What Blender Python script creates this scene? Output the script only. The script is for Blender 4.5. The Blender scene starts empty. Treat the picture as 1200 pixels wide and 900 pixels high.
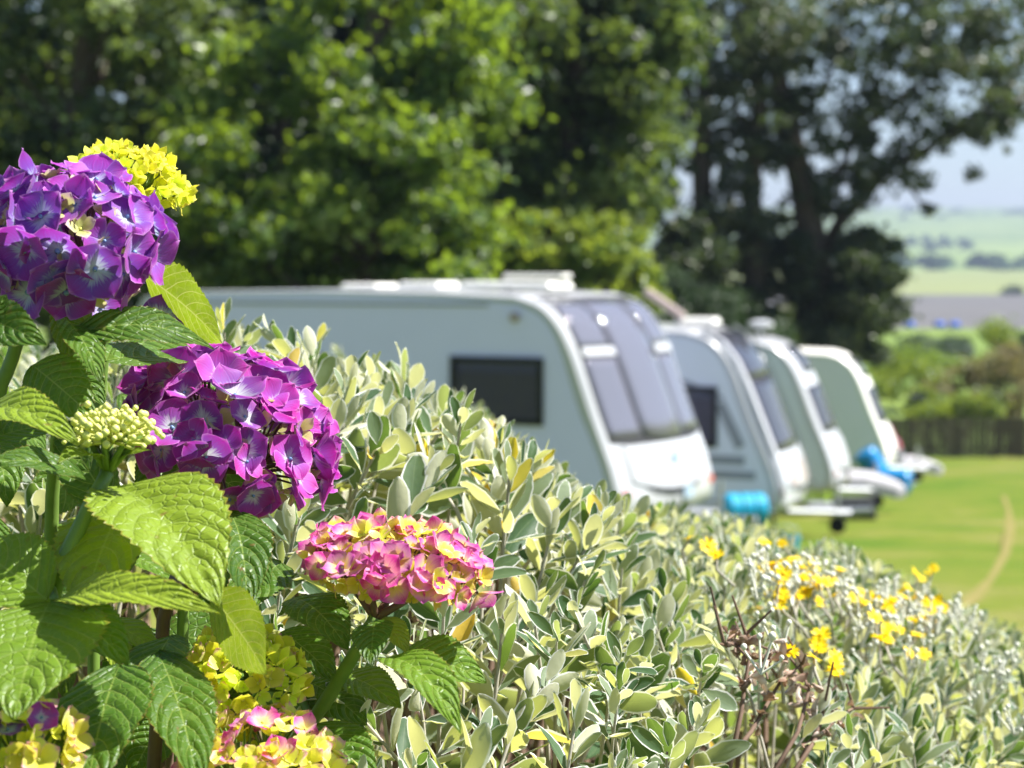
import bpy, math, random
import numpy as np
from mathutils import Vector, Matrix

rng = np.random.default_rng(7)
random.seed(7)
scene = bpy.context.scene
col = scene.collection
R = math.radians

# ------------------------------------------------------------------ camera
F_PX = 2500.0                       # focal length in pixels of the 1200 px wide photograph (75 mm)
PITCH = R(2.977)
CAM = np.array([0.0, 0.0, 1.33])
cam_d = bpy.data.cameras.new('camera')
cam_d.sensor_width = 36.0
cam_d.lens = 75.0
cam_d.clip_start = 0.05
cam_d.clip_end = 12000
cam_d.dof.use_dof = True
cam_d.dof.focus_distance = 1.42
cam_d.dof.aperture_fstop = 10.5
cam_d.dof.aperture_blades = 0
cam = bpy.data.objects.new('camera', cam_d)
col.objects.link(cam)
cam.location = CAM
cam.rotation_euler = (R(90) - PITCH, 0, 0)
scene.camera = cam

# ------------------------------------------------------------------ sky, sun, exposure
SUN_EL = R(54)
SUN_AZ = R(84)                      # clockwise from +Y (the view direction) towards +X
SUN_DIR = Vector((math.sin(SUN_AZ) * math.cos(SUN_EL), math.cos(SUN_AZ) * math.cos(SUN_EL), math.sin(SUN_EL)))
world = bpy.data.worlds.new('World')
scene.world = world
world.use_nodes = True
wn = world.node_tree.nodes
bg = wn['Background']
sky = wn.new('ShaderNodeTexSky')
sky.sky_type = 'NISHITA'
sky.sun_disc = False
sky.sun_elevation = SUN_EL
sky.sun_rotation = SUN_AZ
sky.altitude = 50
sky.air_density = 1.0
sky.dust_density = 0.4
sky.ozone_density = 3.0
world.node_tree.links.new(sky.outputs[0], bg.inputs[0])
bg.inputs[1].default_value = 0.052
sun_d = bpy.data.lights.new('sun', 'SUN')
sun_d.energy = 5.0
sun_d.angle = R(0.53)
sun_d.color = (1.0, 0.97, 0.93)
sun = bpy.data.objects.new('sun', sun_d)
col.objects.link(sun)
sun.rotation_euler = SUN_DIR.to_track_quat('Z', 'Y').to_euler()
scene.view_settings.view_transform = 'Standard'
scene.view_settings.look = 'None'
scene.view_settings.gamma = 1.0
scene.view_settings.exposure = 1.56
scene.view_settings.use_curve_mapping = False
cy = scene.cycles
cy.max_bounces = 8
cy.diffuse_bounces = 3
cy.glossy_bounces = 3
cy.transmission_bounces = 5
cy.transparent_max_bounces = 8
cy.volume_bounces = 0
cy.caustics_reflective = False
cy.caustics_refractive = False
cy.sample_clamp_indirect = 6.0
cy.use_denoising = True


# ------------------------------------------------------------------ helpers
FWD = np.array([0, math.cos(PITCH), -math.sin(PITCH)])
UPV = np.array([0, math.sin(PITCH), math.cos(PITCH)])
RGT = np.array([1.0, 0, 0])


def P(px, py, d):
    """world point that lies d metres in front of the lens in the direction of a photograph pixel"""
    return CAM + d * (FWD + (px - 600.0) / F_PX * RGT + (450.0 - py) / F_PX * UPV)


def project(V):
    q = np.asarray(V) - CAM
    d = q @ FWD
    return 600 + F_PX * (q @ RGT) / d, 450 - F_PX * (q @ UPV) / d, d


GY = [-60, 0, 18, 25.7, 32, 41, 64, 75, 140, 200, 300, 700, 1200, 1600, 2200, 3200, 4200, 4700]
GZ = [4.0, 0, -1.28, -1.93, -2.29, -2.80, -4.15, -5.2, -10, -9.3, -6.5, -5.67, 2.3, 14, 32, 75.6, 128, 118]


def gz(y):
    return float(np.interp(y, GY, GZ))


def unit(v):
    v = np.asarray(v, float)
    return v / (np.linalg.norm(v) + 1e-12)


def new_mat(name):
    m = bpy.data.materials.new(name)
    m.use_nodes = True
    nt = m.node_tree
    nt.nodes.clear()
    out = nt.nodes.new('ShaderNodeOutputMaterial')
    return m, nt, nt.nodes, nt.links, out


def plain(name, color, rough=0.5, spec=0.5, metal=0.0, noise=0.0, nscale=20.0, bump=0.0, coat=0.0):
    m, nt, N, L, out = new_mat(name)
    p = N.new('ShaderNodeBsdfPrincipled')
    p.inputs['Base Color'].default_value = (*color, 1)
    p.inputs['Roughness'].default_value = rough
    p.inputs['Specular IOR Level'].default_value = spec
    p.inputs['Metallic'].default_value = metal
    p.inputs['Coat Weight'].default_value = coat
    L.new(p.outputs[0], out.inputs[0])
    if noise or bump:
        tc = N.new('ShaderNodeTexCoord')
        nz = N.new('ShaderNodeTexNoise')
        nz.inputs['Scale'].default_value = nscale
        nz.inputs['Detail'].default_value = 5
        L.new(tc.outputs['Object'], nz.inputs['Vector'])
        if noise:
            mx = N.new('ShaderNodeMix')
            mx.data_type = 'RGBA'
            mx.inputs['A'].default_value = (*[c * (1 - noise) for c in color], 1)
            mx.inputs['B'].default_value = (*[min(1, c * (1 + noise)) for c in color], 1)
            L.new(nz.outputs['Fac'], mx.inputs['Factor'])
            L.new(mx.outputs['Result'], p.inputs['Base Color'])
        if bump:
            b = N.new('ShaderNodeBump')
            b.inputs['Strength'].default_value = bump
            L.new(nz.outputs['Fac'], b.inputs['Height'])
            L.new(b.outputs[0], p.inputs['Normal'])
    return m


def ramp(N, stops):
    r = N.new('ShaderNodeValToRGB')
    e = r.color_ramp.elements
    while len(e) < len(stops):
        e.new(0.5)
    for k, (pos, c) in enumerate(stops):
        e[k].position = pos
        e[k].color = (*c, 1)
    return r


def math_node(N, L, op, a, b=None, c=None, clamp=False):
    n = N.new('ShaderNodeMath')
    n.operation = op
    n.use_clamp = clamp
    for k, v in enumerate((a, b, c)):
        if v is None:
            continue
        if isinstance(v, (int, float)):
            n.inputs[k].default_value = v
        else:
            L.new(v, n.inputs[k])
    return n.outputs[0]


def mixc(N, L, fac, a, b):
    m = N.new('ShaderNodeMix')
    m.data_type = 'RGBA'
    for key, v in (('Factor', fac), ('A', a), ('B', b)):
        if isinstance(v, tuple):
            m.inputs[key].default_value = (*v, 1)
        elif isinstance(v, (int, float)):
            m.inputs[key].default_value = v
        else:
            L.new(v, m.inputs[key])
    return m.outputs['Result']


def np_mesh(name, V, F, tint=None, uv=None, smooth=True, mats=(), midx=None):
    """mesh from arrays; F is (m,k) with fixed k"""
    V = np.asarray(V, np.float32)
    F = np.asarray(F, np.int32)
    me = bpy.data.meshes.new(name)
    me.vertices.add(len(V))
    me.vertices.foreach_set('co', V.ravel())
    k = F.shape[1]
    me.loops.add(F.size)
    me.loops.foreach_set('vertex_index', F.ravel())
    me.polygons.add(len(F))
    me.polygons.foreach_set('loop_start', np.arange(0, F.size, k, dtype=np.int32))
    me.polygons.foreach_set('loop_total', np.full(len(F), k, np.int32))
    if midx is not None:
        me.polygons.foreach_set('material_index', np.asarray(midx, np.int32))
    me.polygons.foreach_set('use_smooth', np.full(len(F), smooth))
    if uv is not None:
        l = me.uv_layers.new(name='UVMap')
        l.data.foreach_set('uv', np.asarray(uv, np.float32)[F.ravel()].ravel())
    if tint is not None:
        a = me.attributes.new('tint', 'FLOAT', 'POINT')
        a.data.foreach_set('value', np.asarray(tint, np.float32))
    for m in mats:
        me.materials.append(m)
    me.update(calc_edges=True)
    me.validate()
    return me


def link(name, me, parent=None, mat=None, matrix=None, kind=None, label=None, cat=None, group=None):
    o = bpy.data.objects.new(name, me)
    col.objects.link(o)
    if mat is not None:
        me.materials.append(mat)
    if parent is not None:
        o.parent = parent
    if matrix is not None:
        o.matrix_local = matrix
    tag(o, label, cat, group, kind)
    return o


def tag(o, label=None, cat=None, group=None, kind=None):
    for k, v in (('label', label), ('category', cat), ('group', group), ('kind', kind)):
        if v:
            o[k] = v
    return o


def thing(name, label, cat, loc=(0, 0, 0), group=None):
    o = bpy.data.objects.new(name, None)
    o.empty_display_size = 0.1
    col.objects.link(o)
    o.location = loc
    return tag(o, label, cat, group)


class MB:
    """collects boxes, tubes and grids in one mesh"""

    def __init__(self):
        self.v, self.f = [], []

    def add(self, V, F):
        n = len(self.v)
        self.v += [tuple(map(float, p)) for p in V]
        self.f += [tuple(int(i) + n for i in f) for f in F]
        return self

    def box(self, c, s, rot=None, taper=1.0):
        V = []
        for z in (-.5, .5):
            k = taper if z > 0 else 1.0
            for x, y in ((-.5, -.5), (.5, -.5), (.5, .5), (-.5, .5)):
                p = Vector((x * s[0] * k, y * s[1] * k, z * s[2]))
                if rot is not None:
                    p = rot @ p
                V.append((c[0] + p.x, c[1] + p.y, c[2] + p.z))
        return self.add(V, [(3, 2, 1, 0), (4, 5, 6, 7), (0, 1, 5, 4), (1, 2, 6, 5), (2, 3, 7, 6), (3, 0, 4, 7)])

    def tube(self, pts, rad, seg=7, caps=True):
        pts = [np.asarray(p, float) for p in pts]
        n = len(pts)
        rad = [rad] * n if isinstance(rad, (int, float)) else list(rad)
        V, ref = [], None
        for i in range(n):
            t = unit(pts[min(i + 1, n - 1)] - pts[max(i - 1, 0)])
            if ref is None:
                a = np.array([0, 0, 1.0]) if abs(t[2]) < .9 else np.array([1.0, 0, 0])
                ref = unit(np.cross(t, a))
            ref = unit(ref - t * (ref @ t))
            b = np.cross(t, ref)
            for k in range(seg):
                an = 2 * math.pi * k / seg
                V.append(pts[i] + rad[i] * (math.cos(an) * ref + math.sin(an) * b))
        Fc = []
        for i in range(n - 1):
            for k in range(seg):
                k2 = (k + 1) % seg
                Fc.append((i * seg + k, i * seg + k2, (i + 1) * seg + k2, (i + 1) * seg + k))
        if caps:
            Fc.append(tuple(range(seg - 1, -1, -1)))
            Fc.append(tuple((n - 1) * seg + k for k in range(seg)))
        return self.add(V, Fc)

    def lathe(self, prof, origin=(0, 0, 0), axis='z', seg=20):
        """prof: list of (radius, height)"""
        V, Fc = [], []
        for r, h in prof:
            for k in range(seg):
                a = 2 * math.pi * k / seg
                x, y, z = r * math.cos(a), r * math.sin(a), h
                if axis == 'x':
                    x, y, z = z, x, y
                elif axis == 'y':
                    x, y, z = x, z, y
                V.append((origin[0] + x, origin[1] + y, origin[2] + z))
        for i in range(len(prof) - 1):
            for k in range(seg):
                k2 = (k + 1) % seg
                Fc.append((i * seg + k, i * seg + k2, (i + 1) * seg + k2, (i + 1) * seg + k))
        Fc.append(tuple(range(seg - 1, -1, -1)))
        Fc.append(tuple((len(prof) - 1) * seg + k for k in range(seg)))
        return self.add(V, Fc)

    def mesh(self, name, smooth=False):
        me = bpy.data.meshes.new(name)
        me.from_pydata(self.v, [], self.f)
        import bmesh
        bm = bmesh.new()
        bm.from_mesh(me)
        bmesh.ops.recalc_face_normals(bm, faces=bm.faces)
        bm.to_mesh(me)
        bm.free()
        if smooth:
            me.polygons.foreach_set('use_smooth', [True] * len(me.polygons))
        me.update()
        return me

    def build(self, name, mat, parent=None, smooth=False, bevel=0.0, matrix=None, **kw):
        me = self.mesh(name, smooth)
        me.materials.append(mat)
        o = link(name, me, parent, matrix=matrix, **kw)
        if bevel:
            b = o.modifiers.new('bevel', 'BEVEL')
            b.width = bevel
            b.segments = 2
            b.limit_method = 'ANGLE'
        return o


def basis(zdir, spin=0.0):
    """rotation whose z axis is zdir"""
    z = unit(zdir)
    a = np.array([0, 0, 1.0]) if abs(z[2]) < .95 else np.array([1.0, 0, 0])
    x = unit(np.cross(a, z))
    y = np.cross(z, x)
    c, s = math.cos(spin), math.sin(spin)
    return np.stack([c * x + s * y, -s * x + c * y, z], axis=1)


def mat4(Rm, s, t):
    m = np.eye(4)
    m[:3, :3] = Rm * s
    m[:3, 3] = t
    return Matrix(m.tolist())


# ------------------------------------------------------------------ materials
def ground_mat(name, stops, scale, bump=0.3, stretch=(1, 1, 1), fine=8.0):
    m, nt, N, L, out = new_mat(name)
    p = N.new('ShaderNodeBsdfPrincipled')
    p.inputs['Roughness'].default_value = 0.95
    p.inputs['Specular IOR Level'].default_value = 0.1
    tc = N.new('ShaderNodeTexCoord')
    mp = N.new('ShaderNodeMapping')
    mp.inputs['Scale'].default_value = stretch
    L.new(tc.outputs['Object'], mp.inputs['Vector'])
    nz = N.new('ShaderNodeTexNoise')
    nz.inputs['Scale'].default_value = scale
    nz.inputs['Detail'].default_value = 6
    nz.inputs['Roughness'].default_value = 0.65
    L.new(mp.outputs[0], nz.inputs['Vector'])
    r = ramp(N, stops)
    L.new(nz.outputs['Fac'], r.inputs[0])
    n2 = N.new('ShaderNodeTexNoise')
    n2.inputs['Scale'].default_value = scale * fine
    n2.inputs['Detail'].default_value = 4
    L.new(mp.outputs[0], n2.inputs['Vector'])
    c = mixc(N, L, math_node(N, L, 'MULTIPLY', n2.outputs['Fac'], 0.55), r.outputs[0], tuple(x * .45 for x in stops[0][1]))
    L.new(c, p.inputs['Base Color'])
    b = N.new('ShaderNodeBump')
    b.inputs['Strength'].default_value = bump
    b.inputs['Distance'].default_value = 0.05
    L.new(n2.outputs['Fac'], b.inputs['Height'])
    L.new(b.outputs[0], p.inputs['Normal'])
    L.new(p.outputs[0], out.inputs[0])
    return m


def leaf_mat(name, stops, trans, tfac=0.45, rough=0.45, spec=0.4):
    """tree leaf: colour by the tint attribute, with light passing through"""
    m, nt, N, L, out = new_mat(name)
    at = N.new('ShaderNodeAttribute')
    at.attribute_name = 'tint'
    r = ramp(N, stops)
    L.new(at.outputs['Fac'], r.inputs[0])
    p = N.new('ShaderNodeBsdfPrincipled')
    p.inputs['Roughness'].default_value = rough
    p.inputs['Specular IOR Level'].default_value = spec
    L.new(r.outputs[0], p.inputs['Base Color'])
    t = N.new('ShaderNodeBsdfTranslucent')
    tr = mixc(N, L, 0.25, trans, r.outputs[0])
    L.new(tr, t.inputs[0])
    mx = N.new('ShaderNodeMixShader')
    mx.inputs[0].default_value = tfac
    L.new(p.outputs[0], mx.inputs[1])
    L.new(t.outputs[0], mx.inputs[2])
    L.new(mx.outputs[0], out.inputs[0])
    return m


def felt_leaf_mat():
    """grey shrub leaf: green above with a white felted margin, white felt below"""
    m, nt, N, L, out = new_mat('felted_leaf')
    at = N.new('ShaderNodeAttribute')
    at.attribute_name = 'tint'
    uv = N.new('ShaderNodeUVMap')
    sep = N.new('ShaderNodeSeparateXYZ')
    L.new(uv.outputs[0], sep.inputs[0])
    u = math_node(N, L, 'ABSOLUTE', math_node(N, L, 'SUBTRACT', sep.outputs['X'], 0.5))
    geo = N.new('ShaderNodeNewGeometry')
    nz = N.new('ShaderNodeTexNoise')
    nz.inputs['Scale'].default_value = 260
    nz.inputs['Detail'].default_value = 4
    L.new(geo.outputs['Position'], nz.inputs['Vector'])
    # margin and midrib masks
    edge = math_node(N, L, 'MULTIPLY', math_node(N, L, 'SUBTRACT', u, 0.40), 24, clamp=True)
    tip = math_node(N, L, 'MULTIPLY', math_node(N, L, 'SUBTRACT', sep.outputs['Y'], 0.95), 24, clamp=True)
    edge = math_node(N, L, 'MAXIMUM', edge, tip)
    mid = math_node(N, L, 'SUBTRACT', 1.0, math_node(N, L, 'MULTIPLY', u, 36, clamp=True))
    top = ramp(N, [(0.0, (0.022, 0.070, 0.030)), (0.55, (0.042, 0.105, 0.038)), (0.72, (0.085, 0.150, 0.070)),
                   (0.88, (0.230, 0.290, 0.190)), (0.93, (0.45, 0.42, 0.05)), (1.0, (0.60, 0.34, 0.03))])
    L.new(at.outputs['Fac'], top.inputs[0])
    und = ramp(N, [(0.0, (0.50, 0.51, 0.31)), (0.88, (0.64, 0.64, 0.46)), (0.95, (0.55, 0.46, 0.12)), (1.0, (0.6, 0.38, 0.08))])
    L.new(at.outputs['Fac'], und.inputs[0])
    tc = mixc(N, L, math_node(N, L, 'MULTIPLY', mid, 0.35), top.outputs[0], (0.30, 0.36, 0.20))
    tc = mixc(N, L, math_node(N, L, 'MULTIPLY', nz.outputs['Fac'], 0.07), tc, (0.45, 0.50, 0.38))
    c = mixc(N, L, geo.outputs['Backfacing'], tc, und.outputs[0])
    c = mixc(N, L, edge, c, (0.84, 0.84, 0.78))
    p = N.new('ShaderNodeBsdfPrincipled')
    L.new(c, p.inputs['Base Color'])
    p.inputs['Roughness'].default_value = 0.55
    p.inputs['Specular IOR Level'].default_value = 0.3
    p.inputs['Sheen Weight'].default_value = 0.06
    p.inputs['Sheen Roughness'].default_value = 0.5
    b = N.new('ShaderNodeBump')
    b.inputs['Strength'].default_value = 0.25
    b.inputs['Distance'].default_value = 0.001
    L.new(nz.outputs['Fac'], b.inputs['Height'])
    L.new(b.outputs[0], p.inputs['Normal'])
    t = N.new('ShaderNodeBsdfTranslucent')
    tr = ramp(N, [(0.0, (0.38, 0.41, 0.07)), (0.5, (0.52, 0.52, 0.13)), (0.88, (0.62, 0.60, 0.25)), (0.95, (0.85, 0.6, 0.03)), (1.0, (0.9, 0.45, 0.02))])
    L.new(at.outputs['Fac'], tr.inputs[0])
    gtr = ramp(N, [(0.0, (0.10, 0.20, 0.02)), (0.5, (0.20, 0.30, 0.04)), (0.88, (0.48, 0.52, 0.14)), (0.93, (0.8, 0.6, 0.03)), (1.0, (0.9, 0.45, 0.02))])
    L.new(at.outputs['Fac'], gtr.inputs[0])
    tcol = mixc(N, L, geo.outputs['Backfacing'], gtr.outputs[0], tr.outputs[0])
    tcol = mixc(N, L, edge, tcol, (0.70, 0.70, 0.50))
    L.new(tcol, t.inputs[0])
    mx = N.new('ShaderNodeMixShader')
    mx.inputs[0].default_value = 0.46
    L.new(p.outputs[0], mx.inputs[1])
    L.new(t.outputs[0], mx.inputs[2])
    L.new(mx.outputs[0], out.inputs[0])
    return m


def hydrangea_leaf_mat():
    m, nt, N, L, out = new_mat('hydrangea_leaf')
    at = N.new('ShaderNodeAttribute')
    at.attribute_name = 'tint'
    uv = N.new('ShaderNodeUVMap')
    sep = N.new('ShaderNodeSeparateXYZ')
    L.new(uv.outputs[0], sep.inputs[0])
    u = math_node(N, L, 'MULTIPLY', math_node(N, L, 'ABSOLUTE', math_node(N, L, 'SUBTRACT', sep.outputs['X'], 0.5)), 2.0)
    v = sep.outputs['Y']
    geo = N.new('ShaderNodeNewGeometry')
    # curved side veins: s is constant along each of them
    s = math_node(N, L, 'SUBTRACT', v, math_node(N, L, 'MULTIPLY', math_node(N, L, 'POWER', u, 1.35), 0.30))
    nw = N.new('ShaderNodeTexNoise')
    nw.inputs['Scale'].default_value = 38
    nw.inputs['Detail'].default_value = 2
    L.new(geo.outputs['Position'], nw.inputs['Vector'])
    s = math_node(N, L, 'ADD', s, math_node(N, L, 'MULTIPLY', math_node(N, L, 'SUBTRACT', nw.outputs['Fac'], 0.5), 0.07))
    fr = math_node(N, L, 'FRACT', math_node(N, L, 'MULTIPLY', s, 8.0))
    dv = math_node(N, L, 'ABSOLUTE', math_node(N, L, 'SUBTRACT', fr, 0.5))           # .5 on a vein
    vein = math_node(N, L, 'MULTIPLY', math_node(N, L, 'SUBTRACT', dv, 0.445), 22, clamp=True)
    mid = math_node(N, L, 'SUBTRACT', 1.0, math_node(N, L, 'MULTIPLY', u, 26, clamp=True))
    vo = N.new('ShaderNodeTexVoronoi')
    vo.feature = 'DISTANCE_TO_EDGE'
    vo.inputs['Scale'].default_value = 150
    L.new(geo.outputs['Position'], vo.inputs['Vector'])
    net = math_node(N, L, 'SUBTRACT', 1.0, math_node(N, L, 'MULTIPLY', vo.outputs['Distance'], 9, clamp=True))
    veins = math_node(N, L, 'MAXIMUM', math_node(N, L, 'MAXIMUM', vein, mid), math_node(N, L, 'MULTIPLY', net, 0.22))
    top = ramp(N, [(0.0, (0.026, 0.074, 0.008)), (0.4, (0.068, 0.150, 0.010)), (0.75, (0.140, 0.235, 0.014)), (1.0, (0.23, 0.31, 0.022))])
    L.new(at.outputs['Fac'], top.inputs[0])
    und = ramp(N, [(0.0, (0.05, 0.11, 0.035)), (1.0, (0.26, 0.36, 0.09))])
    L.new(at.outputs['Fac'], und.inputs[0])
    nz = N.new('ShaderNodeTexNoise')
    nz.inputs['Scale'].default_value = 55
    nz.inputs['Detail'].default_value = 5
    L.new(geo.outputs['Position'], nz.inputs['Vector'])
    c = mixc(N, L, geo.outputs['Backfacing'], top.outputs[0], und.outputs[0])
    c = mixc(N, L, math_node(N, L, 'MULTIPLY', math_node(N, L, 'SUBTRACT', nz.outputs['Fac'], 0.35, clamp=True), 0.9), c, (0.13, 0.20, 0.03))
    c = mixc(N, L, math_node(N, L, 'MULTIPLY', veins, 0.55), c, (0.30, 0.40, 0.09))
    ns = N.new('ShaderNodeTexNoise')
    ns.inputs['Scale'].default_value = 95
    ns.inputs['Detail'].default_value = 6
    L.new(geo.outputs['Position'], ns.inputs['Vector'])
    spot = math_node(N, L, 'MULTIPLY', math_node(N, L, 'SUBTRACT', ns.outputs['Fac'], 0.67), 18, clamp=True)
    c = mixc(N, L, math_node(N, L, 'MULTIPLY', spot, 0.8), c, (0.16, 0.09, 0.03))
    rim = math_node(N, L, 'MULTIPLY', math_node(N, L, 'SUBTRACT', u, 0.955), 25, clamp=True)
    c = mixc(N, L, math_node(N, L, 'MULTIPLY', rim, math_node(N, L, 'MULTIPLY', nz.outputs['Fac'], 0.9)), c, (0.28, 0.10, 0.03))
    p = N.new('ShaderNodeBsdfPrincipled')
    L.new(c, p.inputs['Base Color'])
    p.inputs['Roughness'].default_value = 0.42
    p.inputs['Specular IOR Level'].default_value = 0.32
    n2 = N.new('ShaderNodeTexNoise')
    n2.inputs['Scale'].default_value = 130
    n2.inputs['Detail'].default_value = 3
    L.new(geo.outputs['Position'], n2.inputs['Vector'])
    hq = math_node(N, L, 'SUBTRACT', math_node(N, L, 'POWER', math_node(N, L, 'SUBTRACT', 1.0, math_node(N, L, 'MULTIPLY', dv, 2.0)), 0.5),
                   math_node(N, L, 'MULTIPLY', net, 0.28))
    hq = math_node(N, L, 'ADD', hq, math_node(N, L, 'MULTIPLY', n2.outputs['Fac'], 0.25))
    b = N.new('ShaderNodeBump')
    b.inputs['Strength'].default_value = 0.75
    b.inputs['Distance'].default_value = 0.0022
    L.new(hq, b.inputs['Height'])
    L.new(b.outputs[0], p.inputs['Normal'])
    t = N.new('ShaderNodeBsdfTranslucent')
    tr = ramp(N, [(0.0, (0.12, 0.27, 0.010)), (0.5, (0.24, 0.40, 0.012)), (1.0, (0.42, 0.50, 0.02))])
    L.new(at.outputs['Fac'], tr.inputs[0])
    tcol = mixc(N, L, math_node(N, L, 'MULTIPLY', veins, 0.75), tr.outputs[0], (0.72, 0.74, 0.22))
    L.new(tcol, t.inputs[0])
    mx = N.new('ShaderNodeMixShader')
    mx.inputs[0].default_value = 0.36
    L.new(p.outputs[0], mx.inputs[1])
    L.new(t.outputs[0], mx.inputs[2])
    L.new(mx.outputs[0], out.inputs[0])
    return m


def floret_mat(name, core, mid, outer, rim, reach=0.45, tfac=0.42):
    m, nt, N, L, out = new_mat(name)
    uv = N.new('ShaderNodeUVMap')
    sep = N.new('ShaderNodeSeparateXYZ')
    L.new(uv.outputs[0], sep.inputs[0])
    oi = N.new('ShaderNodeObjectInfo')
    un = math_node(N, L, 'MULTIPLY', math_node(N, L, 'ABSOLUTE', math_node(N, L, 'SUBTRACT', sep.outputs['X'], 0.5)), 2.0)
    mp = N.new('ShaderNodeMapping')
    mp.inputs['Scale'].default_value = (19, 1.4, 1)
    L.new(uv.outputs[0], mp.inputs['Vector'])
    nz = N.new('ShaderNodeTexNoise')
    nz.inputs['Scale'].default_value = 1.0
    nz.inputs['Detail'].default_value = 3
    L.new(mp.outputs[0], nz.inputs['Vector'])
    # radial streaks of vein colour push the pale eye outwards
    t = math_node(N, L, 'ADD', sep.outputs['Y'], math_node(N, L, 'MULTIPLY', math_node(N, L, 'SUBTRACT', nz.outputs['Fac'], 0.5), 0.72))
    t = math_node(N, L, 'ADD', t, math_node(N, L, 'MULTIPLY', math_node(N, L, 'SUBTRACT', oi.outputs['Random'], 0.6), 0.22))
    r = ramp(N, [(0.05, core), (reach * 0.62, tuple(0.6 * a + 0.4 * b for a, b in zip(core, mid))), (reach, mid), (0.85, outer)])
    L.new(t, r.inputs[0])
    rimm = math_node(N, L, 'MAXIMUM', math_node(N, L, 'MULTIPLY', math_node(N, L, 'SUBTRACT', un, 0.84), 5, clamp=True),
                     math_node(N, L, 'MULTIPLY', math_node(N, L, 'SUBTRACT', sep.outputs['Y'], 0.86), 7, clamp=True))
    c = mixc(N, L, math_node(N, L, 'MULTIPLY', rimm, 0.6), r.outputs[0], rim)
    hs = N.new('ShaderNodeHueSaturation')
    L.new(c, hs.inputs['Color'])
    L.new(math_node(N, L, 'MULTIPLY_ADD', oi.outputs['Random'], 0.05, 0.475), hs.inputs['Hue'])
    L.new(math_node(N, L, 'MULTIPLY_ADD', oi.outputs['Random'], 0.35, 0.85), hs.inputs['Value'])
    p = N.new('ShaderNodeBsdfPrincipled')
    L.new(hs.outputs[0], p.inputs['Base Color'])
    p.inputs['Roughness'].default_value = 0.55
    p.inputs['Specular IOR Level'].default_value = 0.3
    p.inputs['Sheen Weight'].default_value = 0.2
    b = N.new('ShaderNodeBump')
    b.inputs['Strength'].default_value = 0.35
    b.inputs['Distance'].default_value = 0.0012
    L.new(nz.outputs['Fac'], b.inputs['Height'])
    L.new(b.outputs[0], p.inputs['Normal'])
    tl = N.new('ShaderNodeBsdfTranslucent')
    L.new(hs.outputs[0], tl.inputs[0])
    mx = N.new('ShaderNodeMixShader')
    mx.inputs[0].default_value = tfac
    L.new(p.outputs[0], mx.inputs[1])
    L.new(tl.outputs[0], mx.inputs[2])
    L.new(mx.outputs[0], out.inputs[0])
    return m


def window_mat(name, tint=(0.03, 0.032, 0.04), clear=0.0, rough=0.04, spec=0.4):
    m, nt, N, L, out = new_mat(name)
    p = N.new('ShaderNodeBsdfPrincipled')
    p.inputs['Base Color'].default_value = (*tint, 1)
    p.inputs['Roughness'].default_value = rough
    p.inputs['Specular IOR Level'].default_value = spec
    if clear:
        t = N.new('ShaderNodeBsdfTransparent')
        t.inputs[0].default_value = (0.66, 0.66, 0.70, 1)
        mx = N.new('ShaderNodeMixShader')
        mx.inputs[0].default_value = clear
        L.new(p.outputs[0], mx.inputs[1])
        L.new(t.outputs[0], mx.inputs[2])
        L.new(mx.outputs[0], out.inputs[0])
    else:
        L.new(p.outputs[0], out.inputs[0])
    return m


M = {}
M['grass'] = ground_mat('mown_grass', [(0.34, (0.062, 0.122, 0.007)), (0.45, (0.108, 0.152, 0.012)), (0.54, (0.146, 0.165, 0.022)), (0.64, (0.200, 0.185, 0.055))], 0.55, 0.5, (0.7, 0.7, 1), 12)
M['dirt'] = ground_mat('bare_earth', [(0.3, (0.18, 0.165, 0.045)), (0.7, (0.24, 0.20, 0.07))], 1.2)
M['rough'] = ground_mat('rough_pasture', [(0.3, (0.10, 0.17, 0.03)), (0.7, (0.2, 0.26, 0.05))], 0.03)
M['grey_field'] = ground_mat('grey_stubble', [(0.3, (0.10, 0.098, 0.10)), (0.7, (0.15, 0.142, 0.135))], 0.012, 0.2, (1, 4, 1), 4)
M['meadow'] = ground_mat('ripening_meadow', [(0.3, (0.18, 0.22, 0.075)), (0.7, (0.25, 0.26, 0.11))], 0.006, 0.2, (1, 3, 1), 4)
M['farm'] = ground_mat('far_farmland', [(0.34, (0.10, 0.18, 0.05)), (0.45, (0.27, 0.33, 0.11)), (0.55, (0.09, 0.15, 0.05)), (0.66, (0.30, 0.32, 0.15))], 0.0035, 0.2, (1, 2.6, 1), 5)
M['wood'] = plain('far_woodland', (0.035, 0.07, 0.03), 0.9, 0.1, noise=0.5, nscale=0.12)
M['bark'] = plain('bark', (0.075, 0.058, 0.042), 0.9, 0.2, noise=0.45, nscale=9, bump=0.8)
M['twig'] = plain('brown_twig', (0.16, 0.105, 0.075), 0.85, 0.2, noise=0.4, nscale=120)
M['grey_twig'] = plain('grey_felted_stem', (0.40, 0.37, 0.30), 0.85, 0.2, noise=0.3, nscale=150)
M['stem_green'] = plain('green_stem', (0.12, 0.20, 0.035), 0.45, 0.4, noise=0.4, nscale=60)
M['stem_dark'] = plain('dark_stem', (0.10, 0.055, 0.04), 0.5, 0.4, noise=0.5, nscale=70)
M['felt'] = felt_leaf_mat()
M['hleaf'] = hydrangea_leaf_mat()
M['dead'] = leaf_mat('withered_leaf', [(0, (0.22, 0.13, 0.09)), (0.45, (0.50, 0.38, 0.30)), (1, (0.76, 0.70, 0.64))], (0.3, 0.15, 0.06), 0.2, 0.8, 0.1)
M['leaf_dark'] = leaf_mat('evergreen_leaf', [(0, (0.010, 0.026, 0.009)), (0.6, (0.020, 0.046, 0.012)), (1, (0.045, 0.085, 0.020))], (0.06, 0.12, 0.015), 0.18, 0.5, 0.4)
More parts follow.
